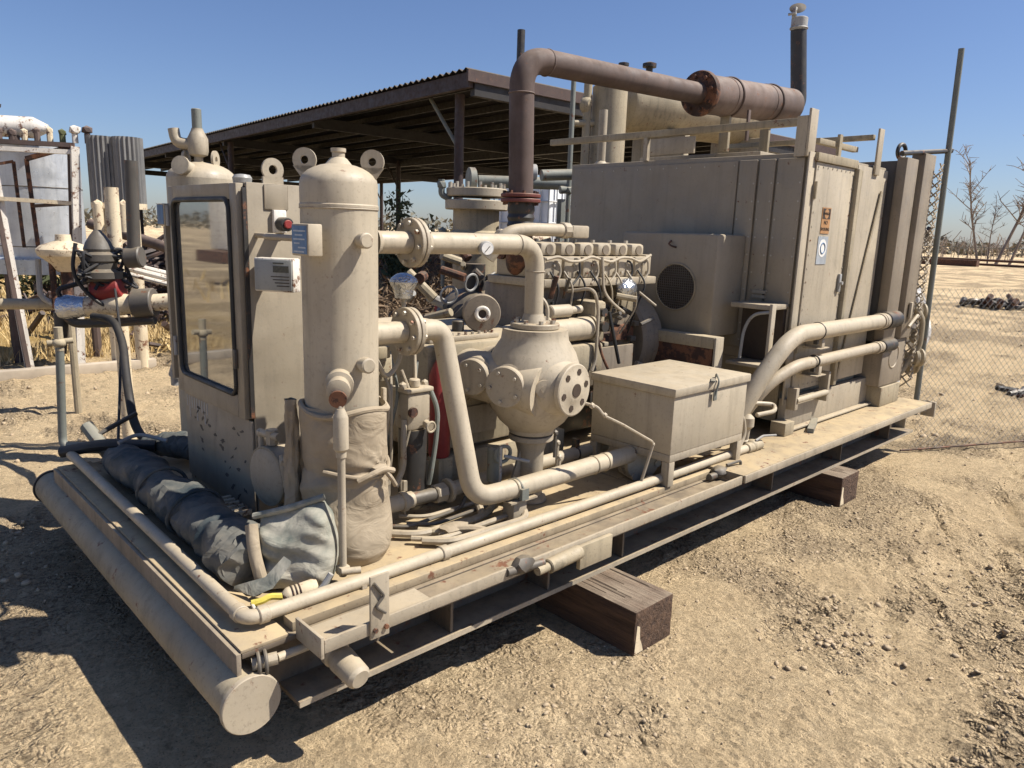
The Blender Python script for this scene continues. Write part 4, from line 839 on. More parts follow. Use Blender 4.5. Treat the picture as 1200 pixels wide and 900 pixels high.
for pts, r0, m_ in (([(3.02, 2.76, 1.33), (3.08, 2.60, 1.36), (3.13, 2.60, 1.25), (3.13, 2.60, .96), (3.10, 2.60, .90)], .0095, 'tan'), ([(3.13, 2.60, 1.1), (3.17, 2.59, .98), (3.22, 2.58, .90)], .008, 'dark_rust'),
                    ([(3.30, 2.735, 1.52), (3.31, 2.72, 1.32), (3.36, 2.68, 1.25), (3.44, 2.66, 1.20)], .009, 'tan'), ([(2.74, 2.70, 1.34), (2.77, 2.64, 1.28), (2.77, 2.64, 1.05)], .009, 'tan_clean'),
                    ([(3.26, 2.63, 1.22), (3.29, 2.6, 1.05), (3.34, 2.6, .92)], .010, 'hose')):
    part('hose', MB().path(pts, r0, .05, 8), m_, en)
part('foil_muff', MB().ball((3.52, 2.72, 1.335), .062, 3, (1.25, .9, .95), .06), 'foil', en)
part('thermostat', MB().box(3.56, 3.68, 2.78, 2.9, 1.18, 1.42, b=.012), 'tan_worn', en)
part('flywheel_housing', MB().cyl((3.79, 3.05, .98), (3.99, 3.05, .98), .30, seg=36, ch=.02), 'greasy', en)
part('spark_guard', MB().box(3.80, 3.86, 2.80, 3.1, 1.405, 1.53, b=.01), 'tan', en)
part('heat_shield', MB().box(3.26, 3.60, 2.70, 2.72, .60, 1.0, b=.004), 'greasy', en)

random.seed(77)
for i in range(26):
    x = 2.86+random.random()*.9; z = random.uniform(.6, 1.33); y = random.uniform(2.70, 2.84); d_ = V((random.uniform(-1, 1), random.uniform(-.6, .2), random.uniform(-1, 1))).normalized()*random.uniform(.05, .16)
    part('small_fitting', MB().cyl((x, y, z), V((x, y, z))+d_, random.uniform(.006, .02), seg=8, ch=.001), random.choice(('tan_worn', 'tan', 'blacksteel', 'dark_rust', 'grey', 'darkgrey')), en)
for i in range(8):
    x = 2.9+.11*i; part('plug_wire', MB().path([(x, 2.76, 1.44), (x+.02, 2.70, 1.36), (x+random.uniform(-.05, .08), 2.72, 1.22), (x+random.uniform(-.05, .1), 2.80, 1.05)], .006, .05, 7), random.choice(('hose', 'tan_worn', 'tan')), en)
# coupling guard / support beam under the fan box
sb = thing('support_frame', 'tan angle-iron support frame standing in deep shade between engine and enclosure', 'frame', (3.9, 2.6, .42))
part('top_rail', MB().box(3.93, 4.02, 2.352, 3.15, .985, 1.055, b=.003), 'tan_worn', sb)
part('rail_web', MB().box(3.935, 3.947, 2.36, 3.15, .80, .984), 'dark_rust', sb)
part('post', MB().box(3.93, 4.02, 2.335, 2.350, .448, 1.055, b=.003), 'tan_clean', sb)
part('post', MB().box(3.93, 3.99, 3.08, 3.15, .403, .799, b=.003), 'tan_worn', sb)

# ================================================================ ENCLOSURE (cooler / generator housing)
ec = thing('equipment_enclosure', 'huge tan sheet-metal housing with a shaded ribbed end wall and a sunlit side', 'enclosure', (5.0, 3.1, .42))
EX0, EX1, EY0, EY1, EZ0, EZ1 = 4.42, 5.60, 2.11, 4.02, .60, 2.165
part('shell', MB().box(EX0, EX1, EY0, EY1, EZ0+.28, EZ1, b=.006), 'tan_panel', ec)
part('base_channel', MB().box(EX0-.02, EX1+.3, EY0-.03, EY0+.02, .46, .66, b=.004), 'tan', ec)
part('base_sill', MB().box(EX0-.02, EX1+.3, EY0-.075, EY0-.031, .458, .47, b=.002), 'tan_clean', ec)
part('base_foot', MB().box(4.30, 4.42, 2.02, 2.12, .447, .53, b=.003), 'tan_worn', ec)
part('base_panel', MB().box(EX0, EX1, EY0+.04, EY1, EZ0-.1, EZ0+.279), 'tan_worn', ec)
# ribs and wall sheets on the end wall (facing the engine)
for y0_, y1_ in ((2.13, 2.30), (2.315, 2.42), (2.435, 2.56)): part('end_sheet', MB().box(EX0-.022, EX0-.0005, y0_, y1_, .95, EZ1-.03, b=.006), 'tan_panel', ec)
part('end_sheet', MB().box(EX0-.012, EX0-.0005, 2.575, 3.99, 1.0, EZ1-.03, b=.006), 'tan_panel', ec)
part('corner_post', MB().box(EX0-.03, EX0+.05, EY0-.012, EY0-.0005, EZ0+.02, EZ1+.002, b=.003), 'tan_clean', ec)
dl = part('side_door', MB().box(4.475, 5.02, EY0-.022, EY0-.0005, .70, EZ1-.05, b=.004), 'tan_clean', ec)
part('drip_ledge', MB().box(4.46, 5.04, EY0-.035, EY0-.0005, EZ1-.048, EZ1+.003, b=.003), 'darkgrey' if 0 else 'tan_worn', ec)
part('door_post', MB().box(5.03, 5.075, EY0-.05, EY0-.0005, .68, EZ1-.05, b=.004), 'tan_worn', ec)
part('side_panel', MB().box(5.085, 5.59, EY0-.020, EY0-.0005, .70, EZ1-.02, b=.004), 'tan_clean', ec)
part('brace_bar', MB().box(-.012, .012, -.008, .0, 0, 1.35, mat=Matrix.Translation((5.115, EY0-.026, .70)) @ Matrix.Rotation(math.radians(16), 4, 'Y')), 'tan_worn', ec)
part('brace_bar', MB().box(-.012, .012, -.008, .0, 0, 1.42, mat=Matrix.Translation((5.10, EY0-.021, .69)) @ Matrix.Rotation(math.radians(1.2), 4, 'Y')), 'tan_worn', ec)
rv_ = MB()
for x in np.arange(4.50, 5.02, .065):
    for z in (.73, EZ1-.075): rv_.cyl((x, EY0-.0225, z), (x, EY0-.0255, z), .006, seg=6)
for z in np.arange(.8, 2.08, .085):
    for x in (4.495, 5.005, 5.10, 5.575): rv_.cyl((x, EY0-.0225 if x < 5.05 else EY0-.0205, z), (x, EY0-.0255 if x < 5.05 else EY0-.0235, z), .006, seg=6)
for y in (2.145, 2.285, 2.33, 2.405, 2.45, 2.545):
    for z in np.arange(1.0, 2.1, .11): rv_.cyl((EX0-.0225, y, z), (EX0-.0255, y, z), .006, seg=6)
for y in np.arange(2.60, 3.98, .11): rv_.cyl((EX0-.0125, y, EZ1-.06), (EX0-.0155, y, EZ1-.06), .006, seg=6)
part('panel_screws', rv_, 'bolt', ec, kind='stuff')
for z in (.95, 1.9): part('door_hinge', MB().cyl((4.478, EY0-.028, z), (4.478, EY0-.028, z+.10), .009, seg=10), 'tan_worn', dl)
part('door_latch', MB().box(4.955, 4.985, EY0-.04, EY0-.0225, 1.32, 1.44, b=.004).cyl((4.97, EY0-.04, 1.38), (4.97, EY0-.055, 1.38), .012, seg=10), 'grey', dl)
# warning sign and placard
sg = part('warning_sign', MB().box(4.615, 4.735, EY0-.0255, EY0-.0225, 1.695, 1.855), 'orange', ec)
part('sign_header', MB().box(4.622, 4.728, EY0-.0267, EY0-.0256, 1.785, 1.848), 'signdark', sg)
part('header_oval', MB().lathe((4.675, EY0-.0268, 1.817), (0, -1, 0), [(.030, 0), (.030, .0008)], 24), 'orange', sg)
for body, sz, z in (('DANGER', .022, 1.817), ('NO', .034, 1.762), ('SMOKING', .027, 1.722)): text('lettering', body, sz, (4.675, EY0-(.0284 if z > 1.8 else .0262), z), (1, 0, 0), (0, 0, 1), 'signdark', sg)
pl = part('round_seal_placard', MB().box(4.60, 4.74, EY0-.0255, EY0-.0225, 1.505, 1.678), 'placard', ec)
part('seal_disc', MB().cyl((4.67, EY0-.0256, 1.605), (4.67, EY0-.0268, 1.605), .055, seg=32), 'dial', pl)
part('seal_emblem', MB().ring((4.67, EY0-.0272, 1.605), (0, 1, 0), .032, .004, 28, 6), 'blue', pl)
# intake fan box on the end wall
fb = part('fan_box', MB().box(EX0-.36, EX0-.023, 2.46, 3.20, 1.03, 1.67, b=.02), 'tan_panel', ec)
gr_c = V((EX0-.361, 2.74, 1.33))
part('grille_backing', MB().cyl(gr_c, gr_c+V((-.003, 0, 0)), .145, seg=40), 'signdark', fb)
gm = MB()
for i in range(-9, 10):
    d_ = i*.0155; h_ = math.sqrt(max(.143**2-d_**2, 0))
    gm.cyl(gr_c+V((-.006, d_, -h_)), gr_c+V((-.006, d_, h_)), .0024, seg=5); gm.cyl(gr_c+V((-.009, -h_, d_)), gr_c+V((-.009, h_, d_)), .0024, seg=5)
part('grille_wire', gm, 'darkgrey', fb)
part('grille_ring', MB().ring(gr_c+V((-.006, 0, 0)), (1, 0, 0), .147, .006, 40, 8), 'tan_worn', fb)
part('handle', MB().path([(EX0-.361, 2.80, 1.62), (EX0-.39, 2.80, 1.60), (EX0-.39, 2.77, 1.585), (EX0-.361, 2.76, 1.58)], .006, .01, 8), 'dark_rust', fb)
# side service recess with hoses
rc = part('service_shelf', MB().box(EX0-.25, EX0-.0005, 2.13, 2.40, 1.23, 1.26, b=.003), 'tan', ec)
part('service_shelf', MB().box(EX0-.25, EX0-.0005, 2.13, 2.40, .87, .89, b=.003), 'tan', ec)
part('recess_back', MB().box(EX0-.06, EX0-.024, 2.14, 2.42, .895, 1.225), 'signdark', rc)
part('recess_post', MB().box(EX0-.27, EX0-.22, 2.11, 2.129, .74, 1.27, b=.003), 'tan_clean', rc)
part('hose_loop', MB().path([(EX0-.26, 2.13, 1.22), (EX0-.26, 2.24, 1.20), (EX0-.26, 2.29, 1.10), (EX0-.26, 2.30, .92)], .010, .08, 8), 'grey', rc)
part('louvre', MB().box(EX0-.035, EX0-.023, 2.29, 2.38, 1.28, 1.30).box(EX0-.035, EX0-.023, 2.29, 2.38, 1.31, 1.33), 'tan', rc)
# roof rails
rl = part('roof_rail', MB().box(EX0-.02, EX0+.02, 2.17, 4.25, 2.32, 2.365, b=.003), 'greygreen' if 0 else 'tan_worn', ec)
part('rail_post', MB().box(EX0-.05, EX0+.045, EY0-.004, EY0+.012, 2.14, 2.41, b=.003).box(EX0-.05, EX0-.038, EY0+.013, EY0+.08, 2.14, 2.37), 'tan_clean', rl)
part('rail_post', MB().box(EX0-.02, EX0+.02, 3.30, 3.33, 2.167, 2.319).box(EX0-.01, EX0+.01, 2.92, 3.28, 2.20, 2.31, b=.002), 'tan', rl)
rl = part('roof_rail', MB().box(5.33, 5.37, 2.12, 3.3, 2.33, 2.365, b=.003), 'tan_worn', ec)
part('rail_post', MB().box(5.32, 5.40, EY0-.036, EY0-.022, 2.10, 2.40, b=.003), 'tan_clean', rl)
part('side_rail', MB().box(4.72, 5.31, 2.20, 2.24, 2.25, 2.285, b=.003).box(4.96, 5.0, 2.18, 2.199, 2.19, 2.33), 'tan_worn', ec)
part('roof_plate', MB().box(EX0+.3, EX1-.2, 2.6, 3.6, EZ1+.001, EZ1+.06, b=.004), 'tan', ec)

# ================================================================ RADIATOR with guard
ra = thing('radiator', 'tall framed radiator with a diamond mesh guard, at the pole end of the skid', 'radiator', (5.9, 3.0, .42))
part('side_channel', MB().box(5.64, 5.86, 1.99, 2.06, .95, 2.24, b=.006), 'rad', ra)
part('side_channel', MB().box(5.91, 6.13, 1.965, 2.06, .95, 2.29, b=.006), 'rad', ra)
part('gap_strip', MB().box(5.865, 5.905, 2.01, 2.05, .95, 2.22, b=.004), 'tan_clean', ra)
part('core', MB().box(5.66, 6.10, 2.065, 4.05, .85, 2.22, b=.005), 'darkgrey', ra)
lp = part('lower_tank', MB().box(5.66, 6.12, 1.985, 4.05, .60, .945, b=.01), 'rad', ra)
part('foot_panel', MB().box(5.70, 6.07, 1.975, 2.1, .447, .595, b=.006), 'tan_worn', ra)
part('foot_panel', MB().box(5.75, 6.0, 3.7, 4.0, .403, .595), 'tan_worn', ra)
part('tank_boss', MB().ring((5.88, 1.985, .82), (0, 1, 0), .09, .006, 28, 6), 'tan', ra)
# diamond guard: expanded metal strips on the outer face, with lattice edge seen from the side
gm = MB(); gx_ = 6.17
for i in range(-8, 26):
    z0_ = .62+i*.068
    for sgn in (1, -1):
        a_ = V((gx_, 1.93, z0_)); b_ = V((gx_, 2.03, z0_+sgn*.1)); c_ = V((gx_, 4.02, z0_+sgn*2.09)) if 0 else None
        if .5 < min(a_.z, b_.z) and max(a_.z, b_.z) < 2.22: gm.cyl(a_, b_, .006, seg=5)
for i in range(24):
    z0_ = .62+i*.068
    gm.cyl((6.13, 1.935, z0_), (6.205, 1.935, z0_+.05), .0055, seg=5); gm.cyl((6.205, 1.935, z0_), (6.13, 1.935, z0_+.05), .0055, seg=5)
part('mesh_guard', gm, 'tan', ra)
gm = MB()
for i in range(30): gm.cyl((gx_, 2.03, .62+i*.055), (gx_, 4.02, .62+i*.055), .004, seg=5)
for i in range(28): gm.cyl((gx_-.006, 2.05+i*.07, .60), (gx_-.006, 2.05+i*.07, 2.24), .004, seg=5)
part('rear_guard_wire', gm, 'tan_worn', ra)
part('lifting_eye', MB().ring((5.70, 2.06, 2.285), (.2, 1, 0), .048, .014, 24, 10), 'blacksteel', ra)
for (x, y, z, r0) in ((6.24, 1.93, .78, .07), (6.32, 1.99, .72, .085), (6.30, 1.98, 1.13, .07)):
    d_ = V((.75, -.65, 0)).normalized()
    f_ = part('pump_pulley', MB().lathe((x, y, z), d_, [(r0*.5, -.05), (r0, -.04), (r0*1.05, -.02), (r0*.8, -.005), (r0*1.05, .01), (r0, .025), (r0*.4, .03)], 26), 'tan_worn', ra)
    part('pulley_hub', MB().lathe((x, y, z), d_, [(r0*.35, .03), (r0*.35, .05), (.01, .055)], 16), 'tan_clean', f_)
part('hose_manifold', MB().ball((6.22, 1.96, .95), .05, 2, (1, 1, 1.3), .12).path([(6.12, 2.0, .66), (6.22, 1.92, .86), (6.2, 1.92, 1.10), (6.14, 2.0, 1.2)], .02, .06, 10), 'tan_worn', ra)
part('hinge_bracket', MB().box(5.98, 6.04, 1.945, 1.964, 1.10, 1.22, b=.004, rot=.2).cyl((5.94, 1.93, 1.04), (6.1, 1.93, 1.12), .012), 'tan_clean', ra)
po = thing('guy_pole', 'slim dark steel pole leaning beside the radiator with a horizontal bar near its middle', 'pole', (6.3, 1.94, .45))
part('shaft', MB().cyl((6.37, 1.93, .30), (6.275, 1.95, 3.05), .021, seg=14), 'greygreen', po)
part('cross_bar', MB().cyl((5.60, 2.02, 2.262), (6.36, 1.95, 2.345), .018, seg=12).ball((6.365, 1.95, 2.346), .024, 1), 'blacksteel', po)
single('white_tarp', MB().ball((7.15, 2.35, 1.05), .20, 3, (.5, .7, 1.2), .10).ball((7.35, 2.30, .85), .14, 3, (.7, .7, 1.3), .1).cyl((7.2, 2.4, .0), (7.2, 2.4, .9), .05), 'whitesheet', 'crumpled white sheeting over a post just beyond the radiator guard', 'sheeting')

# coolant pipes at the right
for nm, lab, pts, r0, zc in (('coolant_pipe', 'upper of two tan coolant pipes along the enclosure side, elbow dropping behind the box', [(5.80, 1.99, 1.10), (4.18, 1.985, 1.10), (3.93, 2.05, .82), (3.78, 2.12, .52)], .052, 1.10),
                             ('coolant_pipe', 'lower thinner tan coolant pipe along the enclosure side under the larger one', [(5.76, 1.99, .915), (4.3, 2.0, .90), (4.08, 2.06, .80), (3.98, 2.15, .60)], .037, .91)):
    t_ = thing(nm, lab, 'pipe', (4.8, 2.0, .5)); part('run', MB().path(pts, r0, .16 if r0 > .04 else .1, 24, 10), 'tan_clean' if r0 > .04 else 'tan', t_)
    x = 4.52
    part('clamp_band', MB().ring((x, 1.987, zc-.0), (1, 0, 0), r0, .006, 24, 8).box(x-.012, x+.012, 1.975, 2.0, zc-r0-.03, zc-r0+.005), 'blacksteel', t_)
    part('end_collar', MB().cyl((5.50, 1.99, zc), (5.53, 1.99, zc), r0+.008, seg=24, ch=.003).cyl((5.55, 1.99, zc), (5.60, 1.99, zc), r0+.004, seg=24), 'tan', t_)
    part('end_hose', MB().cyl((5.60, 1.99, zc), (5.84, 1.995, zc), r0+.012, seg=24, ch=.004), 'blacksteel', t_)
    part('pipe_bracket', MB().box(x+.05, x+.09, 1.97, 2.08, zc-r0-.06, zc-r0-.002, b=.003).box(x+.0, x+.14, 1.96, 2.07, zc-r0-.062, zc-r0-.0605+.004), 'tan', t_)
part('sway_bar', MB().cyl((4.42, 2.03, .66), (4.86, 2.03, .66), .02, seg=14), 'tan_clean', ec)
part('bar_bracket', MB().box(4.40, 4.44, 2.02, 2.079, .60, .74, b=.003), 'tan', ec)
part('bar_bracket', MB().box(4.85, 4.88, 2.02, 2.079, .60, .80, b=.003), 'tan', ec)
rg = thing('regulator_valve', 'small tan regulator with looped tubing at the corner between the square box and the enclosure', 'valve', (3.92, 2.05, .45))
part('valve_body', MB().lathe((3.85, 2.04, .447), (0, 0, 1), [(.03, 0), (.03, .05), (.018, .06), (.022, .12), (.04, .14), (.04, .19), (.018, .21)], 18), 'tan_clean', rg)
part('loop_tube', MB().path([(3.72, 2.10, .72), (3.98, 2.06, .70), (4.08, 2.0, .69), (4.02, 1.96, .665), (3.88, 2.0, .655)], .013, .04, 10), 'tan_clean', rg)
part('bent_tube', MB().path([(3.70, 2.08, .68), (3.78, 2.03, .66), (3.80, 2.02, .55), (3.74, 2.02, .47)], .012, .04, 10), 'tan_clean', rg)

# ================================================================ EXHAUST
ex = thing('exhaust_pipe', 'brown rusty exhaust pipe rising from the engine and running level to the muffler', 'pipe', (2.83, 2.95, 1.60))
part('pipe_run', MB().path([(2.845, 2.95, 1.84), (2.82, 2.95, 2.53), (4.45, 2.87, 2.565)], .066, .16, 32, 12), 'rust', ex)
part('weld_bead', MB().ring((2.826, 2.95, 2.355), (0, 0, 1), .067, .004, 32, 6).ring((2.995, 2.942, 2.533), (1, 0, 0), .067, .004, 32, 6), 'muffler', ex, kind='stuff')
f_ = part('oxide_flange', MB().cyl((2.845, 2.95, 1.80), (2.845, 2.95, 1.82), .108, seg=32, ch=.004).cyl((2.845, 2.95, 1.826), (2.845, 2.95, 1.846), .108, seg=32, ch=.004), 'oxide', ex)
part('flange_bolts', MB().bolts((2.845, 2.95, 1.846), (0, 0, 1), .09, 8, .010, .014).bolts((2.845, 2.95, 1.80), (0, 0, -1), .09, 8, .010, .014), 'dark_rust', f_, kind='stuff')
part('bellows', MB().lathe((2.85, 2.95, 1.56), (0, 0, 1), [(.066, 0)]+[(.068+.007*(k_ % 2), .02+.02*k_) for k_ in range(10)]+[(.07, .24)], 28), 'blacksteel', ex)
part('turbo_elbow', MB().path([(2.85, 2.95, 1.57), (2.86, 2.97, 1.48), (2.95, 3.05, 1.45)], .07, .06, 18), 'dark_rust', ex)
mu = thing('muffler', 'fat rusty cylindrical muffler strapped on top of the enclosure roof', 'muffler', (4.95, 2.88, 2.20))
m0, m1 = V((4.36, 2.875, 2.565)), V((5.58, 2.86, 2.645)); md = (m1-m0).normalized(); ml = (m1-m0).length
part('shell', MB().lathe(m0, md, [(.12, .03), (.127, .036), (.127, .05), (.123, .055), (.123, .28), (.127, .285), (.127, .30), (.123, .305), (.123, .8), (.127, .805), (.127, .82), (.123, .825), (.123, ml-.03), (.105, ml)], 40), 'muffler', mu)
part('inlet_flange', MB().lathe(m0, md, [(.07, -.015), (.138, -.014), (.142, 0), (.142, .02), (.138, .028)], 40), 'dark_rust', mu)
part('inlet_bolts', MB().bolts(m0-md*.014, -md, .105, 8, .013, .02), 'dark_rust', mu, kind='stuff')
for q in (.34, .88):
    c = m0+md*q; b_ = part('strap_band', MB().ring(c, md, .127, .007, 36, 6), 'rust', mu)
    part('saddle', MB().box(c.x-.015, c.x+.015, c.y-.035, c.y+.035, 2.231, c.z-.12, b=.003), 'tan_worn', b_)
part('strap_lever', MB().box(m0.x+.37, m0.x+.40, 2.72, 2.735, 2.30, 2.50, b=.003), 'rust', mu)
sk2 = thing('exhaust_stack', 'short black upright exhaust stack with an open silver rain cap behind the muffler', 'stack', (5.63, 2.86, 2.6))
part('stack_tube', MB().path([(5.55, 2.865, 2.64), (5.70, 2.86, 2.66), (5.655, 2.90, 3.20)], .058, .09, 24, 8), 'blacksteel', sk2)
part('collar', MB().cyl((5.655, 2.90, 3.20), (5.655, 2.90, 3.29), .060, seg=24, ch=.004).ring((5.655, 2.90, 3.215), (0, 0, 1), .062, .006, 24, 6), 'grey', sk2)
part('rain_cap', MB().lathe((5.645, 2.92, 3.36), (-.62, -.30, .60), [(.058, -.004), (.060, 0), (.03, .008), (.01, .01)], 24), 'darkgrey', sk2)
part('cap_hinge', MB().box(5.60, 5.625, 2.91, 2.94, 3.28, 3.36, b=.004).cyl((5.59, 2.90, 3.31), (5.59, 2.96, 3.31), .01, seg=8), 'grey', sk2)

# ================================================================ MIDDLE DISTANCE BEHIND THE SKID
tt = thing('tall_tan_drum', 'tall tan upright drum standing behind the enclosure, left of the long tan tank', 'tank', (6.45, 5.5, 0))
part('drum_shell', MB().lathe((6.55, 5.45, 2.2), (0, 0, 1), [(.19, 0), (.19, 1.0), (.15, 1.04)], 32), 'tan_worn', tt)
part('stand', MB().box(6.38, 6.72, 5.28, 5.62, 0, 2.2, b=.01), 'tan_worn', tt)
part('side_valves', MB().ball((6.28, 5.55, 3.0), .07, 2, (1, 1, 1.2), .15).cyl((6.30, 5.55, 2.2), (6.30, 5.55, 3.25), .045, seg=14).cyl((6.15, 5.6, 2.8), (6.42, 5.5, 2.82), .035, seg=12), 'tan_worn', tt)
ht = thing('long_tan_tank', 'long horizontal tan tank lying behind and above the enclosure roof, under the exhaust pipe', 'tank', (8.2, 5.3, 0))
part('tank_shell', MB().lathe((7.0, 5.65, 3.12), (1, -.28, 0), [(.20, -.06), (.30, .0), (.32, .05), (.32, 2.0), (.28, 2.1), (.1, 2.16)], 36), 'tan_worn', ht)
for q in (.5, 1.7): part('saddle_stand', MB().box(7.0+q-.05, 7.05+q, 5.2-.28*q, 5.95-.28*q, 0, 2.86, b=.01), 'tan_worn', ht)
part('vent', MB().cyl((7.35, 5.55, 3.4), (7.35, 5.55, 3.55), .04, seg=12).lathe((7.35, 5.55, 3.55), (0, 0, 1), [(.08, 0), (.08, .04), (.02, .06)], 14), 'blacksteel', ht)
part('vent', MB().cyl((7.0, 5.65, 3.42), (7.0, 5.65, 3.52), .03, seg=12).lathe((7.0, 5.65, 3.52), (0, 0, 1), [(.06, 0), (.06, .03), (.02, .04)], 14), 'blacksteel', ht)
single('vent_pole', MB().cyl((6.95, 7.3, 0), (6.95, 7.3, 4.15), .05, seg=12), 'blacksteel', 'black vent pole sticking up just right of the upright exhaust pipe', 'pole')
pv = thing('thin_riser', 'thin galvanised riser pipe rising behind the engine into the exhaust pipe line', 'pipe', (5.0, 4.6, .0))
part('riser', MB().cyl((5.05, 4.62, .0), (5.05, 4.62, 3.1), .022, seg=12), 'greygreen', pv)
part('tee', MB().ball((5.05, 4.62, 2.02), .045, 1).cyl((4.98, 4.66, 2.02), (5.35, 4.5, 2.05), .035, seg=12), 'greygreen', pv)
vp = thing('elbow_pipe', 'stout tan pipe with a right-angle valve turned toward the housing, left of its shaded wall', 'pipe', (4.9, 4.25, 0))
part('upright', MB().cyl((4.93, 4.16, .40), (4.93, 4.16, 2.17), .05, seg=20).cyl((4.93, 4.16, 2.22), (4.93, 4.16, 2.65), .035, seg=16), 'tan', vp)
part('elbow', MB().ball((4.93, 4.16, 2.19), .065, 2).path([(4.93, 4.16, 2.20), (5.20, 4.03, 2.19)], .036, 0, 16), 'tan_clean', vp)
part('handwheel', MB().ring((5.25, 4.0, 2.19), (.9, -.43, 0), .035, .009, 16, 6), 'dark_rust', vp)
part('flange', MB().cyl((4.93, 4.16, 2.12), (4.93, 4.16, 2.145), .07, seg=20), 'tan', vp)
part('side_branch', MB().cyl((4.45, 4.38, 2.10), (4.92, 4.17, 2.14), .045, seg=16), 'greygreen', vp)
mf = thing('manifold_pipe', 'grey flanged manifold pipe standing on posts behind the engine, left of the elbow pipe', 'pipe', (5.2, 5.3, 0))
part('header', MB().cyl((4.95, 5.75, 2.12), (5.75, 5.2, 2.13), .06, seg=16), 'greygreen', mf)
part('blind_flange', MB().cyl((4.86, 5.80, 2.12), (4.92, 5.77, 2.12), .13, seg=24, ch=.006), 'greygreen', mf)
part('blind_flange', MB().cyl((5.38, 5.47, 2.22), (5.44, 5.43, 2.22), .09, seg=20, ch=.006), 'grey', mf)
for q in (0, .5, .9): part('post', MB().box(5.0+q*.7, 5.06+q*.7, 5.69-q*.5, 5.75-q*.5, 0, 1.98), 'greygreen', mf)
vt = thing('flanged_vertical_tank', 'grey-tan upright tank with a wide bolted top flange behind the crankcase', 'tank', (4.7, 5.6, 0))
part('tank_shell', MB().lathe((4.72, 5.50, .2), (0, 0, 1), [(.22, 0), (.22, 1.28), (.25, 1.30), (.25, 1.42), (.22, 1.44), (.22, 1.63)], 32), 'tan_worn', vt)
part('top_flange', MB().cyl((4.72, 5.50, 1.83), (4.72, 5.50, 1.92), .30, seg=32, ch=.008).cyl((4.72, 5.50, 1.95), (4.72, 5.50, 2.03), .29, seg=32, ch=.008), 'tan', vt)
part('flange_bolts', MB().bolts((4.72, 5.50, 2.03), (0, 0, 1), .26, 14, .016, .05), 'bolt', vt, kind='stuff')
part('side_cocks', MB().path([(4.50, 5.62, 1.92), (4.42, 5.66, 1.96), (4.42, 5.66, 2.10)], .03, .03, 10).ball((4.42, 5.66, 2.05), .05, 1), 'greygreen', vt)
part('side_cock', MB().ball((4.44, 5.66, 1.62), .045, 1).cyl((4.44, 5.65, 1.1), (4.44, 5.65, 1.62), .02), 'greygreen', vt)
part('name_plate', MB().box(4.86, 5.0, 5.24, 5.26, 1.66, 1.82, rot=.7), 'white', vt)
part('leg', MB().box(4.55, 4.6, 5.3, 5.35, 0, .22), 'dark_rust', vt); part('leg', MB().box(4.85, 4.9, 5.5, 5.55, 0, .22), 'dark_rust', vt)
# small cream box & pump behind upper pipe
sb2 = single('cream_motor_cover', MB().cyl((4.1, 4.5, 1.56), (4.55, 4.4, 1.56), .10, seg=24, ch=.01).box(4.15, 4.5, 4.38, 4.52, .3, 1.47), 'cream', 'cream rounded motor cover showing just above the middle of the upper pipe', 'cover')
# IBC tote
ib = thing('caged_tote', 'white plastic liquid tote inside a galvanised wire cage behind the exhaust flange', 'tote', (8.6, 8.3, 0))
ix0, ix1, iy0, iy1, iz0, iz1 = 8.0, 9.2, 7.7, 8.9, 1.15, 2.40
part('bottle', MB().box(ix0+.03, ix1-.03, iy0+.03, iy1-.03, iz0+.04, iz1-.05, b=.06), 'tote', ib)
part('pallet', MB().box(ix0, ix1, iy0, iy1, iz0-.1, iz0, b=.01), 'grey', ib)
for k_ in range(8):
    t_ = ix0+(ix1-ix0)*k_/7; part('cage_bar', MB().cyl((t_, iy0, iz0), (t_, iy0, iz1), .013, seg=6), 'silver', ib)
    t_ = iy0+(iy1-iy0)*k_/7; part('cage_bar', MB().cyl((ix0, t_, iz0), (ix0, t_, iz1), .013, seg=6), 'silver', ib)
for k_ in range(5):
    z = iz0+(iz1-iz0)*k_/4; part('cage_hoop', MB().path([(ix0, iy0, z), (ix1, iy0, z), (ix1, iy1, z), (ix0, iy1, z), (ix0, iy0, z)], .013, .05, 6), 'silver', ib)
single('tote_stand', MB().box(7.9, 9.3, 7.6, 9.0, .93, 1.045, b=.01).box(8.0, 8.1, 7.7, 7.8, 0, .929).box(9.1, 9.2, 7.7, 7.8, 0, .929).box(8.0, 8.1, 8.8, 8.9, 0, .929), 'dark_rust', 'rusty steel stand carrying the white caged tote', 'stand')
# dark machinery and red box behind compressor
rx = thing('red_crate', 'faded red steel crate among the scrap behind the lower pipe flange', 'crate', (3.9, 4.85, 0))
part('crate_box', MB().box(3.80, 4.02, 4.75, 4.95, .80, 1.02, b=.01, rot=.2), 'red', rx)
part('crate_legs', MB().box(3.86, 3.96, 4.80, 4.90, 0, .799), 'dark_rust', rx)
random.seed(21)
hv = thing('pump_set', 'dark oily pump and valve assembly standing behind the crankcase, below the upper pipe', 'machine', (3.6, 4.3, 0))
part('base', MB().box(3.1, 4.3, 3.95, 4.6, .41, .75, b=.02), 'dark_rust', hv)
part('pump_casing', MB().ball((3.6, 4.2, 1.0), .26, 2, (1.2, 1, .9), .06).cyl((3.6, 4.2, .7), (3.6, 4.2, 1.4), .08), 'blacksteel', hv)
for i in range(40):
    x, y, z = random.uniform(3.0, 4.1), random.uniform(3.95, 4.5), random.uniform(.8, 1.45); d_ = V((random.uniform(-1, 1), random.uniform(-1, 1), random.uniform(-.5, 1))).normalized()*random.uniform(.08, .28)
    part('fitting', MB().cyl((x, y, z), V((x, y, z))+d_, random.uniform(.012, .04), seg=10, ch=.003), random.choice(('tan_worn', 'darkgrey', 'grey', 'dark_rust', 'tan_worn')), hv)
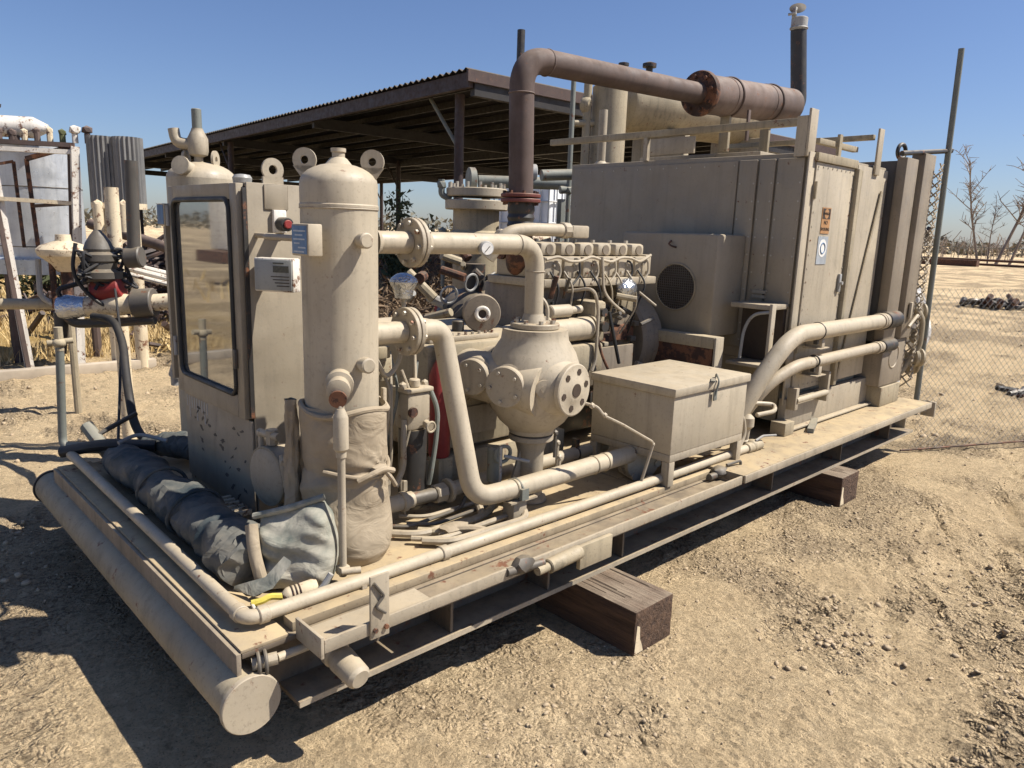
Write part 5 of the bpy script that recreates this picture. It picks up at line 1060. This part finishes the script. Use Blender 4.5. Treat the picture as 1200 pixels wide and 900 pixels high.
for i in range(5): part('hand_wheel', MB().ring((3.2+.2*i, 4.0, 1.2+.08*(i % 2)), (random.uniform(-.4, .4), 1, .2), .06, .009, 18, 6), random.choice(('grey', 'dark_rust', 'greygreen')), hv)
part('tag_star', MB().prism([(3.50, 3.9, 1.34), (3.53, 3.9, 1.22), (3.62, 3.9, 1.18), (3.53, 3.9, 1.14), (3.51, 3.9, 1.0), (3.48, 3.9, 1.14), (3.40, 3.9, 1.17), (3.48, 3.9, 1.23)], (0, .012, 0)), 'white', hv)

# ================================================================ SHED
LD = V((.076, .997, 0)).normalized(); DD = V((.997, -.076, 0)).normalized(); SC = V((8.15, 9.8, 0))
def sp(a, b, z): return SC+LD*a+DD*b+V((0, 0, z))     # a along the long front, b into the depth
def sbox(mb, a0, a1, b0, b1, z0, z1, zb=0.0):
    vs = [sp(a, b, z+(zb*b)) for z in (z0, z1) for b in (b0, b1) for a in (a0, a1)]
    mb._add(vs, [(0, 2, 3, 1), (4, 5, 7, 6), (0, 1, 5, 4), (1, 3, 7, 5), (3, 2, 6, 7), (2, 0, 4, 6)]); return mb
sh = thing('open_shed', 'long open-sided pole shed with a low corrugated roof beyond the machinery', 'shed', tuple(sp(12, 6, 0)))
SL, SD, SZ, TB = 31.0, 12.0, 4.17, -.012
vs, fs = [], []; nb = 12
cols_ = int(SL/.19*4)
for i in range(cols_+1):
    a_ = i*SL/cols_; h = .026*math.sin(i*PI/2)
    for j in range(2):
        p = sp(a_, j*SD, SZ+.03+TB*j*SD+h); vs.append(tuple(p)); vs.append(tuple(p-V((0, 0, .006))))
for i in range(cols_):
    b_ = i*4; c_ = b_+4; fs += [(b_, c_, c_+2, b_+2), (b_+1, b_+3, c_+3, c_+1), (b_, b_+1, c_+1, c_), (b_+2, c_+2, c_+3, b_+3)]
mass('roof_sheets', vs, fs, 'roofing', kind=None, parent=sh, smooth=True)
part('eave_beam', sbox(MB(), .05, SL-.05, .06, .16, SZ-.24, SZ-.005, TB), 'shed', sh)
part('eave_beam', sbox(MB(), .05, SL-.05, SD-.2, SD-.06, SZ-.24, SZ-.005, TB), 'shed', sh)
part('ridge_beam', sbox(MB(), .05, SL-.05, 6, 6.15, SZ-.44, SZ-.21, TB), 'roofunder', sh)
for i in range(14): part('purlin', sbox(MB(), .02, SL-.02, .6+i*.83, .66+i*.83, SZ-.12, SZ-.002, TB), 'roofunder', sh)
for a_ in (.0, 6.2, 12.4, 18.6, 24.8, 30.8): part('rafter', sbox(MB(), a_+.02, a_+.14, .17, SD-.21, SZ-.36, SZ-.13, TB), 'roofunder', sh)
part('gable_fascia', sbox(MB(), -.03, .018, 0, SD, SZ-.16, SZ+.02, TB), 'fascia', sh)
for a_ in (.7, 12.4, 23.6, 30.3):
    for b_ in (.35, 6.0, 11.6):
        z_ = SZ-.245+TB*b_
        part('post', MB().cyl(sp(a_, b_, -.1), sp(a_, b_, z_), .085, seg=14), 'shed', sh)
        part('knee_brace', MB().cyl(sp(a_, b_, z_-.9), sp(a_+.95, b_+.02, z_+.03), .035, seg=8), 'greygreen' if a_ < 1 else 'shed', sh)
# things stored in the shed shade
single('stored_pipe_rack', sbox(sbox(sbox(MB(), 4, 9, 3, 3.2, .0, 1.3), 4, 9, 3.3, 5, .6, .75), 4.5, 8.5, 3.3, 4.6, .76, 1.25), 'dark_rust', 'dark rusty rack of stored steel deep in the shade of the shed', 'rack')

# scrap heaps: a dark pile under/left of shed, brown brush pile behind compressor
def pile(name, c, size, n, seed, mat, label, cat, ln=.5, r0=.02):
    r = np.random.default_rng(seed); mb = MB()
    for _ in range(n):
        p = V((c[0]+r.normal(0, size[0]*.4), c[1]+r.normal(0, size[1]*.4), 0)); q = 1-min(1, math.hypot((p.x-c[0])/size[0], (p.y-c[1])/size[1]))
        p.z = r.random()*size[2]*max(q, .15); d = V(r.normal(0, 1, 3)); d.z *= .5; d = d.normalized()*ln*r.uniform(.3, 1)
        if p.z+d.z*.5 < .02: d.z = abs(d.z)
        mb.path([p-d*.5, p+V(r.normal(0, ln*.08, 3)), p+d*.5], r0*r.uniform(.5, 1.4), 0, 5)
    o = part(name, mb, mat, None, 'stuff', label, smooth=False); o['category'] = cat
    return o
pile('scrap_heap', (4.6, 13.8, 0), (2.4, 3.2, 1.5), 700, 41, 'junk', 'dark tangled scrap metal heap in the background left of the rear vessel', 'scrap heap', .8, .035)
def brushy(c, size, n, seed, label, mats, stick):
    r = np.random.default_rng(seed); cen = r.normal(0, .40, (26, 3)); cen[:, 2] = np.abs(cen[:, 2])
    k_ = r.integers(26, size=n); p = (cen[k_]+r.normal(0, .17, (n, 3)))*np.array(size)*.6; p[:, 2] = np.abs(p[:, 2]); p += np.array(c)
    e = r.normal(0, 1, (n, 3)); e /= np.linalg.norm(e, axis=1)[:, None]; w_ = r.normal(0, 1, (n, 3)); L_ = stick*r.uniform(.3, 1.2, (n, 1))
    v = np.stack([p-e*L_, p+e*L_, p+w_*stick*.16], 1).reshape(-1, 3); v[:, 2] = np.maximum(v[:, 2], .005)
    return mass('brush_pile', [tuple(q) for q in v.tolist()], [(3*i, 3*i+1, 3*i+2) for i in range(n)], mats, kind='stuff', label=label, cat='brush pile')
brushy((5.0, 7.3, 0), (2.6, 2.4, 1.9), 26000, 42, 'brown heap of dry brush behind the compressor, seen between the pipes', 'brush', .10)
brushy((4.6, 8.6, 0), (2.0, 2.0, 1.1), 8000, 44, 'low straw-coloured dry weeds in front of the dark scrap heap', 'straw', .10)
brushy((9.6, 11.5, 0), (4.5, 3.5, 1.9), 16000, 43, 'brown weeds and dry brush under the near corner of the shed', 'brush', .13)
single('rusty_boom', MB().cyl((2.9, 11.5, 1.55), (4.1, 8.4, .95), .07, seg=14), 'rust', 'long rusty pipe slanting over the dark scrap heap left of the cabinet', 'pipe')

# ================================================================ LEFT TANK STAND
ts = thing('pipe_stand_frame', 'weathered white and rusty angle-iron frame with tall legs round the silver tank', 'frame', (1.9, 9.2, 0))
def leg(p, q, w_, m_, nm='leg'): part(nm, MB().cyl(p, q, w_, seg=4), m_, ts)
leg((1.64, 9.33, -.05), (1.49, 9.40, 2.37), .055, 'white'); leg((2.08, 9.12, -.05), (2.17, 8.98, 2.36), .055, 'white')
leg((1.62, 9.28, -.05), (1.45, 9.35, 2.36), .03, 'rust'); leg((2.03, 9.16, -.05), (2.13, 9.02, 2.36), .022, 'rust')
leg((1.30, 10.2, 0), (1.2, 10.3, 2.2), .05, 'white')
for z in (2.30, 2.37): leg((1.47, 9.36, z), (2.17, 8.98, z), .032, 'white' if z < 2.35 else 'rust', 'top_rail')
leg((1.53, 9.34, 1.80), (2.15, 9.03, 1.78), .028, 'cream', 'cross_rail'); leg((1.2, 9.6, 1.76), (1.53, 9.34, 1.78), .022, 'white', 'cross_rail')
leg((2.15, 8.98, 2.36), (1.80, 9.35, 2.22), .028, 'dark_rust', 'ladder_rail'); leg((1.80, 9.35, 2.22), (1.83, 9.35, 1.30), .026, 'dark_rust', 'ladder_rail')
leg((1.55, 9.5, 2.15), (1.70, 9.45, 2.19), .02, 'dark_rust', 'ladder_rail'); leg((1.70, 9.45, 2.19), (1.72, 9.45, 1.30), .022, 'dark_rust', 'ladder_rail')
leg((1.83, 9.33, 1.74), (2.15, 9.05, 1.78), .022, 'rust', 'cross_rail')
st_ = thing('silver_tank', 'large upright silver sheet-metal tank standing inside the weathered pipe frame', 'tank', (2.05, 10.1, 0))
part('tank_shell', MB().lathe((2.02, 10.05, 1.18), (0, 0, 1), [(.44, 0), (.44, 1.2), (.41, 1.22)], 48), 'silver', st_)
for z in (1.30, 1.95): part('seam_band', MB().ring((2.02, 10.05, z), (0, 0, 1), .442, .006, 48, 6), 'darkgrey', st_)
part('tank_skirt', MB().lathe((2.02, 10.05, 1.0), (0, 0, 1), [(.56, 0), (.56, .16), (.52, .18)], 36), 'placard', st_)
for dx, dy in ((-.4, -.3), (.4, -.3), (-.3, .4), (.35, .35)): part('tank_leg', MB().cyl((2.02+dx, 10.05+dy, 0), (2.02+dx, 10.05+dy, 1.0), .05, seg=8), 'rust', st_)
cu = thing('corrugated_culvert', 'pair of upright corrugated grey metal pipes beside the silver tank', 'culvert', (2.55, 9.0, 0))
for k_, (x, y) in enumerate(((2.42, 8.93), (2.62, 8.75))):
    vs, fs = [], []; n_ = 160
    for i in range(n_):
        a_ = 2*PI*i/n_; R = .14+.009*math.sin(a_*20)
        for z in (1.80, 2.48): vs.append((x+R*math.cos(a_), y+R*math.sin(a_), z))
    for i in range(n_): a_, b_ = i*2, (i*2+2) % (2*n_); fs.append((a_, b_, b_+1, a_+1))
    mass('culvert_tube', vs, fs, 'culvert', kind=None, parent=cu, smooth=True)
    part('culvert_base', MB().cyl((x, y, 0), (x, y, 1.80), .07, seg=14).cyl((x, y, 1.74), (x, y, 1.80), .15, seg=20), 'cream', cu)
    part('nozzle_knob', MB().ball((x-.12, y-.12, 1.78), .055, 1, jit=.1).cyl((x-.12, y-.12, 1.5), (x-.12, y-.12, 1.78), .05), 'cream', cu)
wp = thing('white_top_pipe', 'fat white horizontal pipe with rusty valve fittings across the top of the silver tank', 'pipe', (1.7, 9.6, 2.4))
part('pipe_shell', MB().lathe((.9, 10.2, 2.56), (1, -.62, 0), [(.10, 0), (.11, .02), (.11, 1.22), (.04, 1.36)], 24), 'white', wp)
part('support_bar', MB().box(1.25, 1.33, 9.85, 9.93, 2.38, 2.46), 'rust', wp); part('support_bar', MB().box(1.72, 1.80, 9.55, 9.63, 2.38, 2.46), 'rust', wp)
random.seed(4)
for i in range(12):
    x = 1.2+.1*i; y = 9.75-.07*i
    part('valve_fitting', MB().ball((x, y, 2.47+random.uniform(0, .07)), random.uniform(.035, .06), 1, jit=.2).cyl((x, y, 2.40), (x, y, 2.5), .03, seg=8), random.choice(('rust', 'cream', 'white', 'muffler', 'leafdull')), wp)
part('top_valve', MB().cyl((1.62, 9.7, 2.6), (1.62, 9.7, 2.86), .02, seg=8).ball((1.62, 9.7, 2.88), .04, 1).ball((1.65, 9.68, 2.76), .035, 1, jit=.2), 'blacksteel', wp)
dm = thing('dome_valve', 'tan mushroom-shaped diaphragm valve on a pipe below the silver tank', 'valve', (1.75, 7.6, 0))
part('diaphragm', MB().lathe((1.54, 6.95, 1.36), (0, 0, 1), [(.06, -.16), (.10, -.10), (.19, -.03), (.20, 0), (.20, .02), (.17, .05), (.06, .09), (.055, .14)], 32), 'cream', dm)
part('stem', MB().cyl((1.54, 6.95, .85), (1.54, 6.95, 1.24), .04, seg=12).cyl((1.45, 6.98, .9), (1.45, 6.98, 1.3), .025, seg=8), 'dark_rust', dm)
part('yoke_arms', MB().path([(1.36, 7.0, 1.30), (1.35, 7.0, 1.0), (1.45, 7.0, .92)], .022, .05, 8).path([(1.70, 6.9, 1.3), (1.71, 6.9, 1.02), (1.62, 6.9, .92)], .02, .05, 8), 'grey', dm)
part('low_header', MB().cyl((.9, 7.3, .93), (2.1, 6.7, .93), .045, seg=14).cyl((1.54, 6.95, 0), (1.54, 6.95, .88), .03, seg=10), 'tan_worn', dm)
# near left valve with black cables
nv = thing('actuated_valve', 'pipe valve with a black cable-wrapped actuator, red body and foil-wrapped end', 'valve', (1.4, 5.3, 0))
a0, a1 = V((1.17, 5.50, 1.06)), V((1.80, 4.98, 1.13)); ad = (a1-a0).normalized()
part('pipe', MB().lathe(a0, ad, [(.062, .14), (.062, .30), (.072, .34), (.072, .40), (.055, .46), (.055, .8)], 24), 'cream', nv)
part('dark_flange_block', MB().cyl(a0+ad*.47, a0+ad*.60, .095, seg=28, ch=.006), 'darkgrey', nv)
part('foil_end', MB().lathe(a0, ad, [(.03, -.02), (.075, .0), (.085, .05), (.07, .12), (.063, .17)], 18), 'foil', nv)
part('drop_leg', MB().cyl(a0+V((0, 0, -.03)), a0+V((-.02, 0, -.30)), .045, .03, seg=14), 'blacksteel', nv)
part('red_body', MB().cyl(a0+ad*.22+V((0, 0, .09)), a0+ad*.40+V((0, 0, .11)), .075, seg=24, ch=.008), 'red', nv)
ac = a0+ad*.27
part('actuator_dome', MB().lathe(ac+V((0, 0, .16)), (0, 0, 1), [(.10, 0), (.13, .02), (.13, .06), (.10, .08), (.10, .12), (.11, .13), (.11, .17), (.07, .20), (.04, .21), (.02, .26)], 24), 'darkgrey', nv)
part('actuator_top', MB().lathe(ac+V((0, 0, .345)), (0, 0, 1), [(.085, 0), (.09, .02), (.075, .06), (.05, .10), (.02, .14)], 20), 'darkgrey', nv)
part('position_box', MB().cyl(ac+ad*.17+V((0, 0, .30)), ac+ad*.27+V((0, 0, .30)), .07, seg=18, ch=.008).cyl(ac+ad*.22+V((0, 0, .30)), ac+ad*.24+V((0, 0, .9)), .04, seg=14), 'darkgrey', nv)
part('tall_tan_pipe', MB().cyl(ac+ad*.14+V((.05, .3, -1.0)), ac+ad*.14+V((.05, .3, .75)), .045, seg=16), 'cream', nv)
random.seed(31)
for i in range(24):
    p = [ac+V((random.uniform(-.16, .2), random.uniform(-.12, .1), random.uniform(.1, .38))) for _ in range(4)]
    part('cable', MB().path(p, .010, .08, 8), 'rope', nv)
part('cable', MB().path([ac+V((-.13, 0, .40)), ac+V((-.17, 0, .20)), ac+V((-.05, -.05, .02)), ac+V((.12, -.1, -.05))], .012, .1, 8), 'rope', nv)
part('cable', MB().path([a0+V((.02, 0, .04)), a0+V((-.02, .0, .12)), a0+V((.15, -.05, .17)), ac+V((0, -.05, .2))], .016, .08, 8), 'rope', nv)
part('hose_guard', MB().path([a0+V((.0, -.03, -.02)), a0+V((.05, -.06, -.10)), a0+V((.25, -.2, -.09)), a0+V((.45, -.4, -.06))], .03, .06, 10), 'blacksteel', nv)
part('elbow_down', MB().path([a1-ad*.02, a1+V((.06, -.06, -.02)), a1+V((.04, -.02, -.20))], .06, .05, 16), 'cream', nv)
part('lower_arm', MB().cyl(a1+V((.02, .02, -.12)), a1+V((-.07, .12, -.52)), .05, seg=14).cyl(a1+V((-.07, .12, -.5)), a1+V((-.07, .12, -.58)), .035, seg=12), 'grey', nv)
single('black_hose', MB().path([(1.30, 5.28, 1.02), (1.37, 5.10, 1.02), (1.36, 4.9, .90), (1.28, 4.6, .72), (1.24, 4.38, .50), (1.25, 4.2, .43)], .024, .18, 14), 'hose', 'thick black hose hanging from the valve down to the deck at left', 'hose')
single('thin_cable', MB().path([(1.42, 5.2, 1.2), (1.38, 5.0, .9), (1.20, 4.5, .55), (1.10, 4.2, .42)], .008, .05, 8), 'rope', 'thin dark cable hanging left of the thick black hose', 'cable')
single('grey_conduit_bundle', MB().cyl((1.6, 5.6, 1.34), (2.5, 5.0, 1.08), .02, seg=8).cyl((1.6, 5.55, 1.31), (2.5, 4.95, 1.04), .02, seg=8).cyl((1.6, 5.5, 1.27), (2.5, 4.9, 1.0), .016, seg=8), 'white', 'bundle of pale pipes slanting down behind the valve toward the rear vessel', 'pipes')
lv = thing('deck_lever', 'dark steel lever handle and pivot post at the rear left corner of the skid deck', 'lever', (.98, 4.2, .41))
part('pivot_post', MB().cyl((1.04, 4.08, .41), (.98, 4.28, .56), .034, seg=12).cyl((.86, 4.2, .48), (1.1, 4.1, .46), .03, seg=12), 'greygreen', lv)
part('lever_arm', MB().cyl((1.0, 4.2, .52), (1.22, 4.25, .60), .014, seg=8), 'blacksteel', lv)
part('dark_hose', MB().path([(.84, 4.2, .46), (1.0, 4.02, .52), (1.2, 3.9, .50)], .03, .1, 12), 'black', lv)
# timber kerb
single('timber_kerb', MB().box(-2.5, 2.75, 8.78, 8.90, -.02, .10, b=.01, rot=-.035), 'concrete', 'pale low timber kerb along the edge of the dry grass at left', 'kerb')

# ================================================================ TIMBER BLOCKS
g1 = 'timber blocks under the skid'
for x0_, y0_, x1_, lab in ((2.222, 1.565, 2.478, 'large weathered timber block jutting from under the near half of the skid'), (4.60, 1.75, 4.86, 'timber block under the far half of the skid, mostly shaded')):
    t_ = thing('timber_block', lab, 'timber', ((x0_+x1_)/2, y0_+.5, 0), g1)
    mb = MB().box(x0_, x1_, y0_, y0_+2.75, -.01, .1850, b=.006)
    bmesh.ops.subdivide_edges(mb.bm, edges=[e for e in mb.bm.edges if e.calc_length() > .1], cuts=5, use_grid_fill=True)
    for v in mb.bm.verts:
        if v.co.z < .175: v.co.x += random.uniform(-.003, .003)
    part('beam', mb, 'wood', t_)
    cm = MB()
    for i in range(7):
        x = x0_+.02+random.random()*(x1_-x0_-.04); y = y0_+.02+random.random()*.2
        cm.prism([(x, y, .1849), (x+.004, y, .1849), (x+.006, y+random.uniform(.08, .3), .1849), (x+.003, y+.3, .1849)], (0, 0, .0012))
    part('drying_cracks', cm, 'signdark', t_, kind='stuff')
    part('paint_splash', MB().prism([(x0_+.004, y0_-.002, .0), (x0_+.06, y0_-.002, .0), (x0_+.05, y0_-.002, .03), (x0_+.035, y0_-.002, .06), (x0_+.03, y0_-.002, .115), (x0_+.012, y0_-.002, .125)], (0, .0015, 0)), 'cream', t_)

# ================================================================ RIGHT BACKGROUND
fe = thing('wire_fence', 'long wire fence with slim posts crossing the right background', 'fence', (25, 5, 0))
def fpt(t): return V((88+t*.35, -30+t*2.2, 0))
for k_ in range(16): 
    p = fpt(k_*3.2); part('post', MB().cyl(p, p+V((0, 0, 1.6)), .06, seg=8), 'dark_rust', fe)
for z in (.25, .6, .95, 1.3, 1.48): part('wire', MB().cyl(fpt(0)+V((0, 0, z)), fpt(48)+V((0, 0, z)), (.012 if z < 1.4 else .05), seg=5), 'greygreen', fe)
# low row of pipes/rails stacked in front of fence
single('stacked_rails', MB().cyl((62, -25, .5), (78, 45, .5), .10, seg=8).cyl((62, -25, .15), (78, 45, .15), .10, seg=8).box(69, 69.8, 18, 26, 0, .5), 'dark_rust', 'long low rusty rails lying across the yard in front of the fence', 'rails')
def bare_tree(base, h, seed, label, lean=(0, 0)):
    r = random.Random(seed); t_ = thing('dead_tree', label, 'tree', base, None); tr2 = MB(); cr = MB()
    top = V(base)+V((lean[0], lean[1], h)); mid = V(base).lerp(top, .5)+V((r.uniform(-.2, .2), r.uniform(-.2, .2), 0))
    tr2.path([V(base), mid, top], .05, 0, 8, radii=[.013*h, .009*h, .005*h])
    for i in range(int(9+h)):
        q = r.uniform(.3, 1); p = V(base).lerp(mid, q*2) if q < .5 else mid.lerp(top, q*2-1); d = V((r.uniform(-1, 1), r.uniform(-1, 1), r.uniform(.3, 1.2))).normalized()*h*r.uniform(.12, .3)
        cr.path([p, p+d*.5+V((r.uniform(-.1, .1), r.uniform(-.1, .1), .05)), p+d], .01, 0, 5, radii=[.005*h, .0035*h, .002*h])
        for _ in range(7): s0 = p+d*r.uniform(.3, 1); e = V((r.uniform(-1, 1), r.uniform(-1, 1), r.uniform(0, 1))).normalized()*h*.09; cr.path([s0, s0+e], .01, 0, 4, radii=[.003*h, .0016*h])
    part('trunk', tr2, 'bone', t_); part('crown', cr, 'bone', t_)
    return t_
c_dead = [((77.4, 20.1, 0), 9.0, 1, 'dead tree with a bent top, nearest the leaning pole on the horizon', (-1.5, 1.5)), ((77.8, 18.8, 0), 11.5, 2, 'tall bare tree leaning out of view past the dead bent-top tree', (3.2, -3.0)),
          ((78.0, 17.8, 0), 9.5, 3, 'bare forked tree cut by the picture edge beside the tall leaning one', (2.0, -2.0)), ((77.6, 19.4, 0), 5.0, 5, 'small bare tree standing between the bent-top tree and the tall leaning one', (0, 0))]
for a_ in c_dead: bare_tree(*a_)
cf2 = thing('chain_link_fence', 'see-through chain-link fence running right from the leaning pole beside the radiator', 'fence', (6.3, 1.93, 0))
fa, fb_ = V((6.32, 1.90, 0)), V((9.4, .35, 0)); fd = (fb_-fa).normalized(); fl_ = (fb_-fa).length; gm = MB(); H_ = 1.30; pt = .062
def wire3(p, q, r0=.0013):
    d = (q-p).normalized(); u_ = d.orthogonal().normalized()*r0; v_ = d.cross(u_); vs = [p+u_, p-u_*.5+v_*.87, p-u_*.5-v_*.87, q+u_, q-u_*.5+v_*.87, q-u_*.5-v_*.87]
    gm._add(vs, [(0, 1, 4, 3), (1, 2, 5, 4), (2, 0, 3, 5)])
n_ = int((fl_+H_)/pt)
for i in range(n_):
    s0 = i*pt
    for sg_ in (1, -1):
        a0_, z0_ = (s0, 0) if s0 < fl_ else (fl_, s0-fl_)
        a1_, z1_ = (s0-H_, H_) if s0 > H_ else (0, s0)
        if sg_ < 0: a0_, a1_ = fl_-a0_, fl_-a1_
        wire3(fa+fd*a0_+V((0, 0, z0_+.02)), fa+fd*a1_+V((0, 0, z1_+.02)))
part('wire_mesh', gm, 'grey', cf2, kind='stuff')
part('bottom_wire', MB().path([fa+V((-.1, .05, .02)), fa+fd*1.2+V((0, 0, .03)), fb_+V((0, 0, .02))], .009, 0, 6), 'dark_rust', cf2)  # wire made thick and dark, also drawing the shadow line along the fence foot
part('fence_post', MB().cyl(fb_+V((0, 0, -.1)), fb_+V((0, 0, 1.6)), .03, seg=10), 'greygreen', cf2)
ps = thing('forked_post', 'dark forked fence post standing behind the leaning pole', 'post', (14.6, 4.9, 0))
part('stake', MB().cyl((14.6, 4.9, 0), (14.65, 4.95, 1.5), .045, seg=8), 'dark_rust', ps)
part('fork', MB().cyl((14.65, 4.95, 1.35), (14.85, 4.7, 1.95), .05, seg=8).cyl((14.65, 4.95, 1.35), (14.6, 5.1, 1.95), .05, seg=8), 'blacksteel', ps)
def clump(name, c, size, n, seed, mat, label, cat, leaf=.12, kind=None, trunk=False):
    r = np.random.default_rng(seed); vs, fs = [], []; k_ = max(3, n//120); cen = r.normal(0, .42, (k_, 3))
    for _ in range(n):
        o = cen[r.integers(k_)]; p = (o+r.normal(0, .22, 3))*size*.5; p = p+[c[0], c[1], c[2]+size[2]*.5]
        if p[2] < .02: p[2] = r.random()*size[2]*.3
        e = r.normal(0, leaf, (3, 3)); b = len(vs); vs += [tuple(p+e[0]), tuple(p+e[1]), tuple(p+e[2])]; fs.append((b, b+1, b+2))
    if trunk:
        t_ = thing(name, label, cat, c)
        part('trunk', MB().path([(c[0], c[1], 0), (c[0]+.05, c[1], size[2]*.4), (c[0], c[1]+.1, size[2]*.7)], .1, .2, 8), 'bone', t_)
        mass('crown', vs, fs, mat, kind=None, parent=t_); return t_
    return mass(name, vs, fs, mat, kind=kind, label=label, cat=cat)
clump('green_bush', (3.0, 15.6, 0), np.array([1.6, 1.6, 2.1]), 2600, 51, 'leafdull', 'dull green bush beyond the dry grass, seen left of the cabinet', 'bush', .05, trunk=True)
clump('green_bush', (9.4, 13.4, 0), np.array([1.2, 1.2, 1.9]), 1800, 52, 'leafdull', 'dark green bush peeking just left of the upper pipe flange', 'bush', .05, trunk=True)
# far tree line all round
r = np.random.default_rng(60); vs, fs = [], []
for i in range(26000):
    a_ = r.random()*2*PI; hh = 1.6+2.8*vnoise(np.array([a_*40+50.]), np.array([3.3]), 1, 61)[0]; R = r.uniform(150, 185)
    if 0 < math.degrees(a_) < 20: hh *= .8
    p = np.array([R*math.cos(a_), R*math.sin(a_), r.random()*hh*1.25]); e = r.normal(0, .5, (3, 3)); b = len(vs); vs += [tuple(p+e[0]), tuple(p+e[1]), tuple(p+e[2])]; fs.append((b, b+1, b+2))
mass('far_treeline', vs, fs, 'leaffar')
r = np.random.default_rng(64); mb = MB()
for i in range(260):
    a_ = math.radians(r.uniform(-4, 26)); R = r.uniform(95, 160); x, y = R*math.cos(a_), R*math.sin(a_); h = r.uniform(1.5, 3.4)
    mb.path([(x, y, 0), (x+r.normal(0, .3), y+r.normal(0, .3), h*.6), (x+r.normal(0, .6), y+r.normal(0, .6), h)], .04, 0, 4)
    for _ in range(3): z = h*r.uniform(.3, .8); mb.path([(x, y, z), (x+r.normal(0, .7), y+r.normal(0, .7), z+r.uniform(.3, 1))], .02, 0, 4)
part('bare_scrub', mb, 'bone', None, 'stuff', smooth=False)
wt = thing('box_trailer', 'white box trailer parked across the yard, only mirrored in the cabinet window', 'trailer', (-9, 19, 0))
part('trailer_body', MB().box(-13, -5.5, 18, 20.3, .9, 2.9, b=.05), 'white', wt)
for x in (-11.5, -7): part('trailer_wheel', MB().cyl((x, 17.95, .45), (x, 18.2, .45), .45, seg=24, ch=.03), 'black', wt)
part('trailer_chassis', MB().box(-13, -5, 18.3, 20, .6, .895), 'dark_rust', wt)
clump('dark_tree', (-13.5, 23, 0), np.array([6, 5, 5.5]), 3000, 58, 'leafdull', 'dark leafy tree behind the white trailer, only mirrored in the cabinet window', 'tree', .22, trunk=True)
db = thing('dirt_debris', 'small dark flattened rubber and rag debris on the pale dirt at right edge', 'debris', (9.3, 2.1, 0))
random.seed(88)
for i in range(9): x, y = 9.9+random.gauss(0, .3), 2.02-.9*random.random()*.35; part('debris_piece', MB().cyl((x, y, .02), (x+random.uniform(-.25, .25), y+random.uniform(-.2, .2), .05), random.uniform(.015, .04), seg=7), random.choice(('blacksteel', 'dark_rust', 'hose')), db)
# junk on the right ground
jk = thing('scrap_pile', 'low black heap of scrap rubber and metal lying on the dirt at right', 'scrap pile', (23.6, 5.35, 0))
random.seed(71)
for i in range(26):
    q_ = random.uniform(-1, 1); x, y = 23.6+q_*.25+random.gauss(0, .25), 5.35-q_*.95+random.gauss(0, .12)
    if random.random() < .4: part('scrap_ring', MB().ring((x, y, .14), (random.uniform(-.5, .5), random.uniform(-.5, .5), 1), random.uniform(.1, .25), .05, 14, 6), 'blacksteel', jk)
    else: part('scrap_bar', MB().cyl((x, y, .06), (x+random.uniform(-.6, .6), y+random.uniform(-.6, .6), random.uniform(.05, .4)), random.uniform(.03, .09), seg=8), random.choice(('hose', 'blacksteel', 'dark_rust', 'hose')), jk)
# small things on the near ground
single('fallen_can', MB().cyl((1.70, 2.0, .02), (1.78, 1.97, .025), .018, seg=12, ch=.003), 'yellow', 'small crushed yellowish can on the dirt under the edge of the skid', 'can') if 0 else None
hz = MB().box(-40, 420, -60, 420, -1, 6.5) if 0 else None
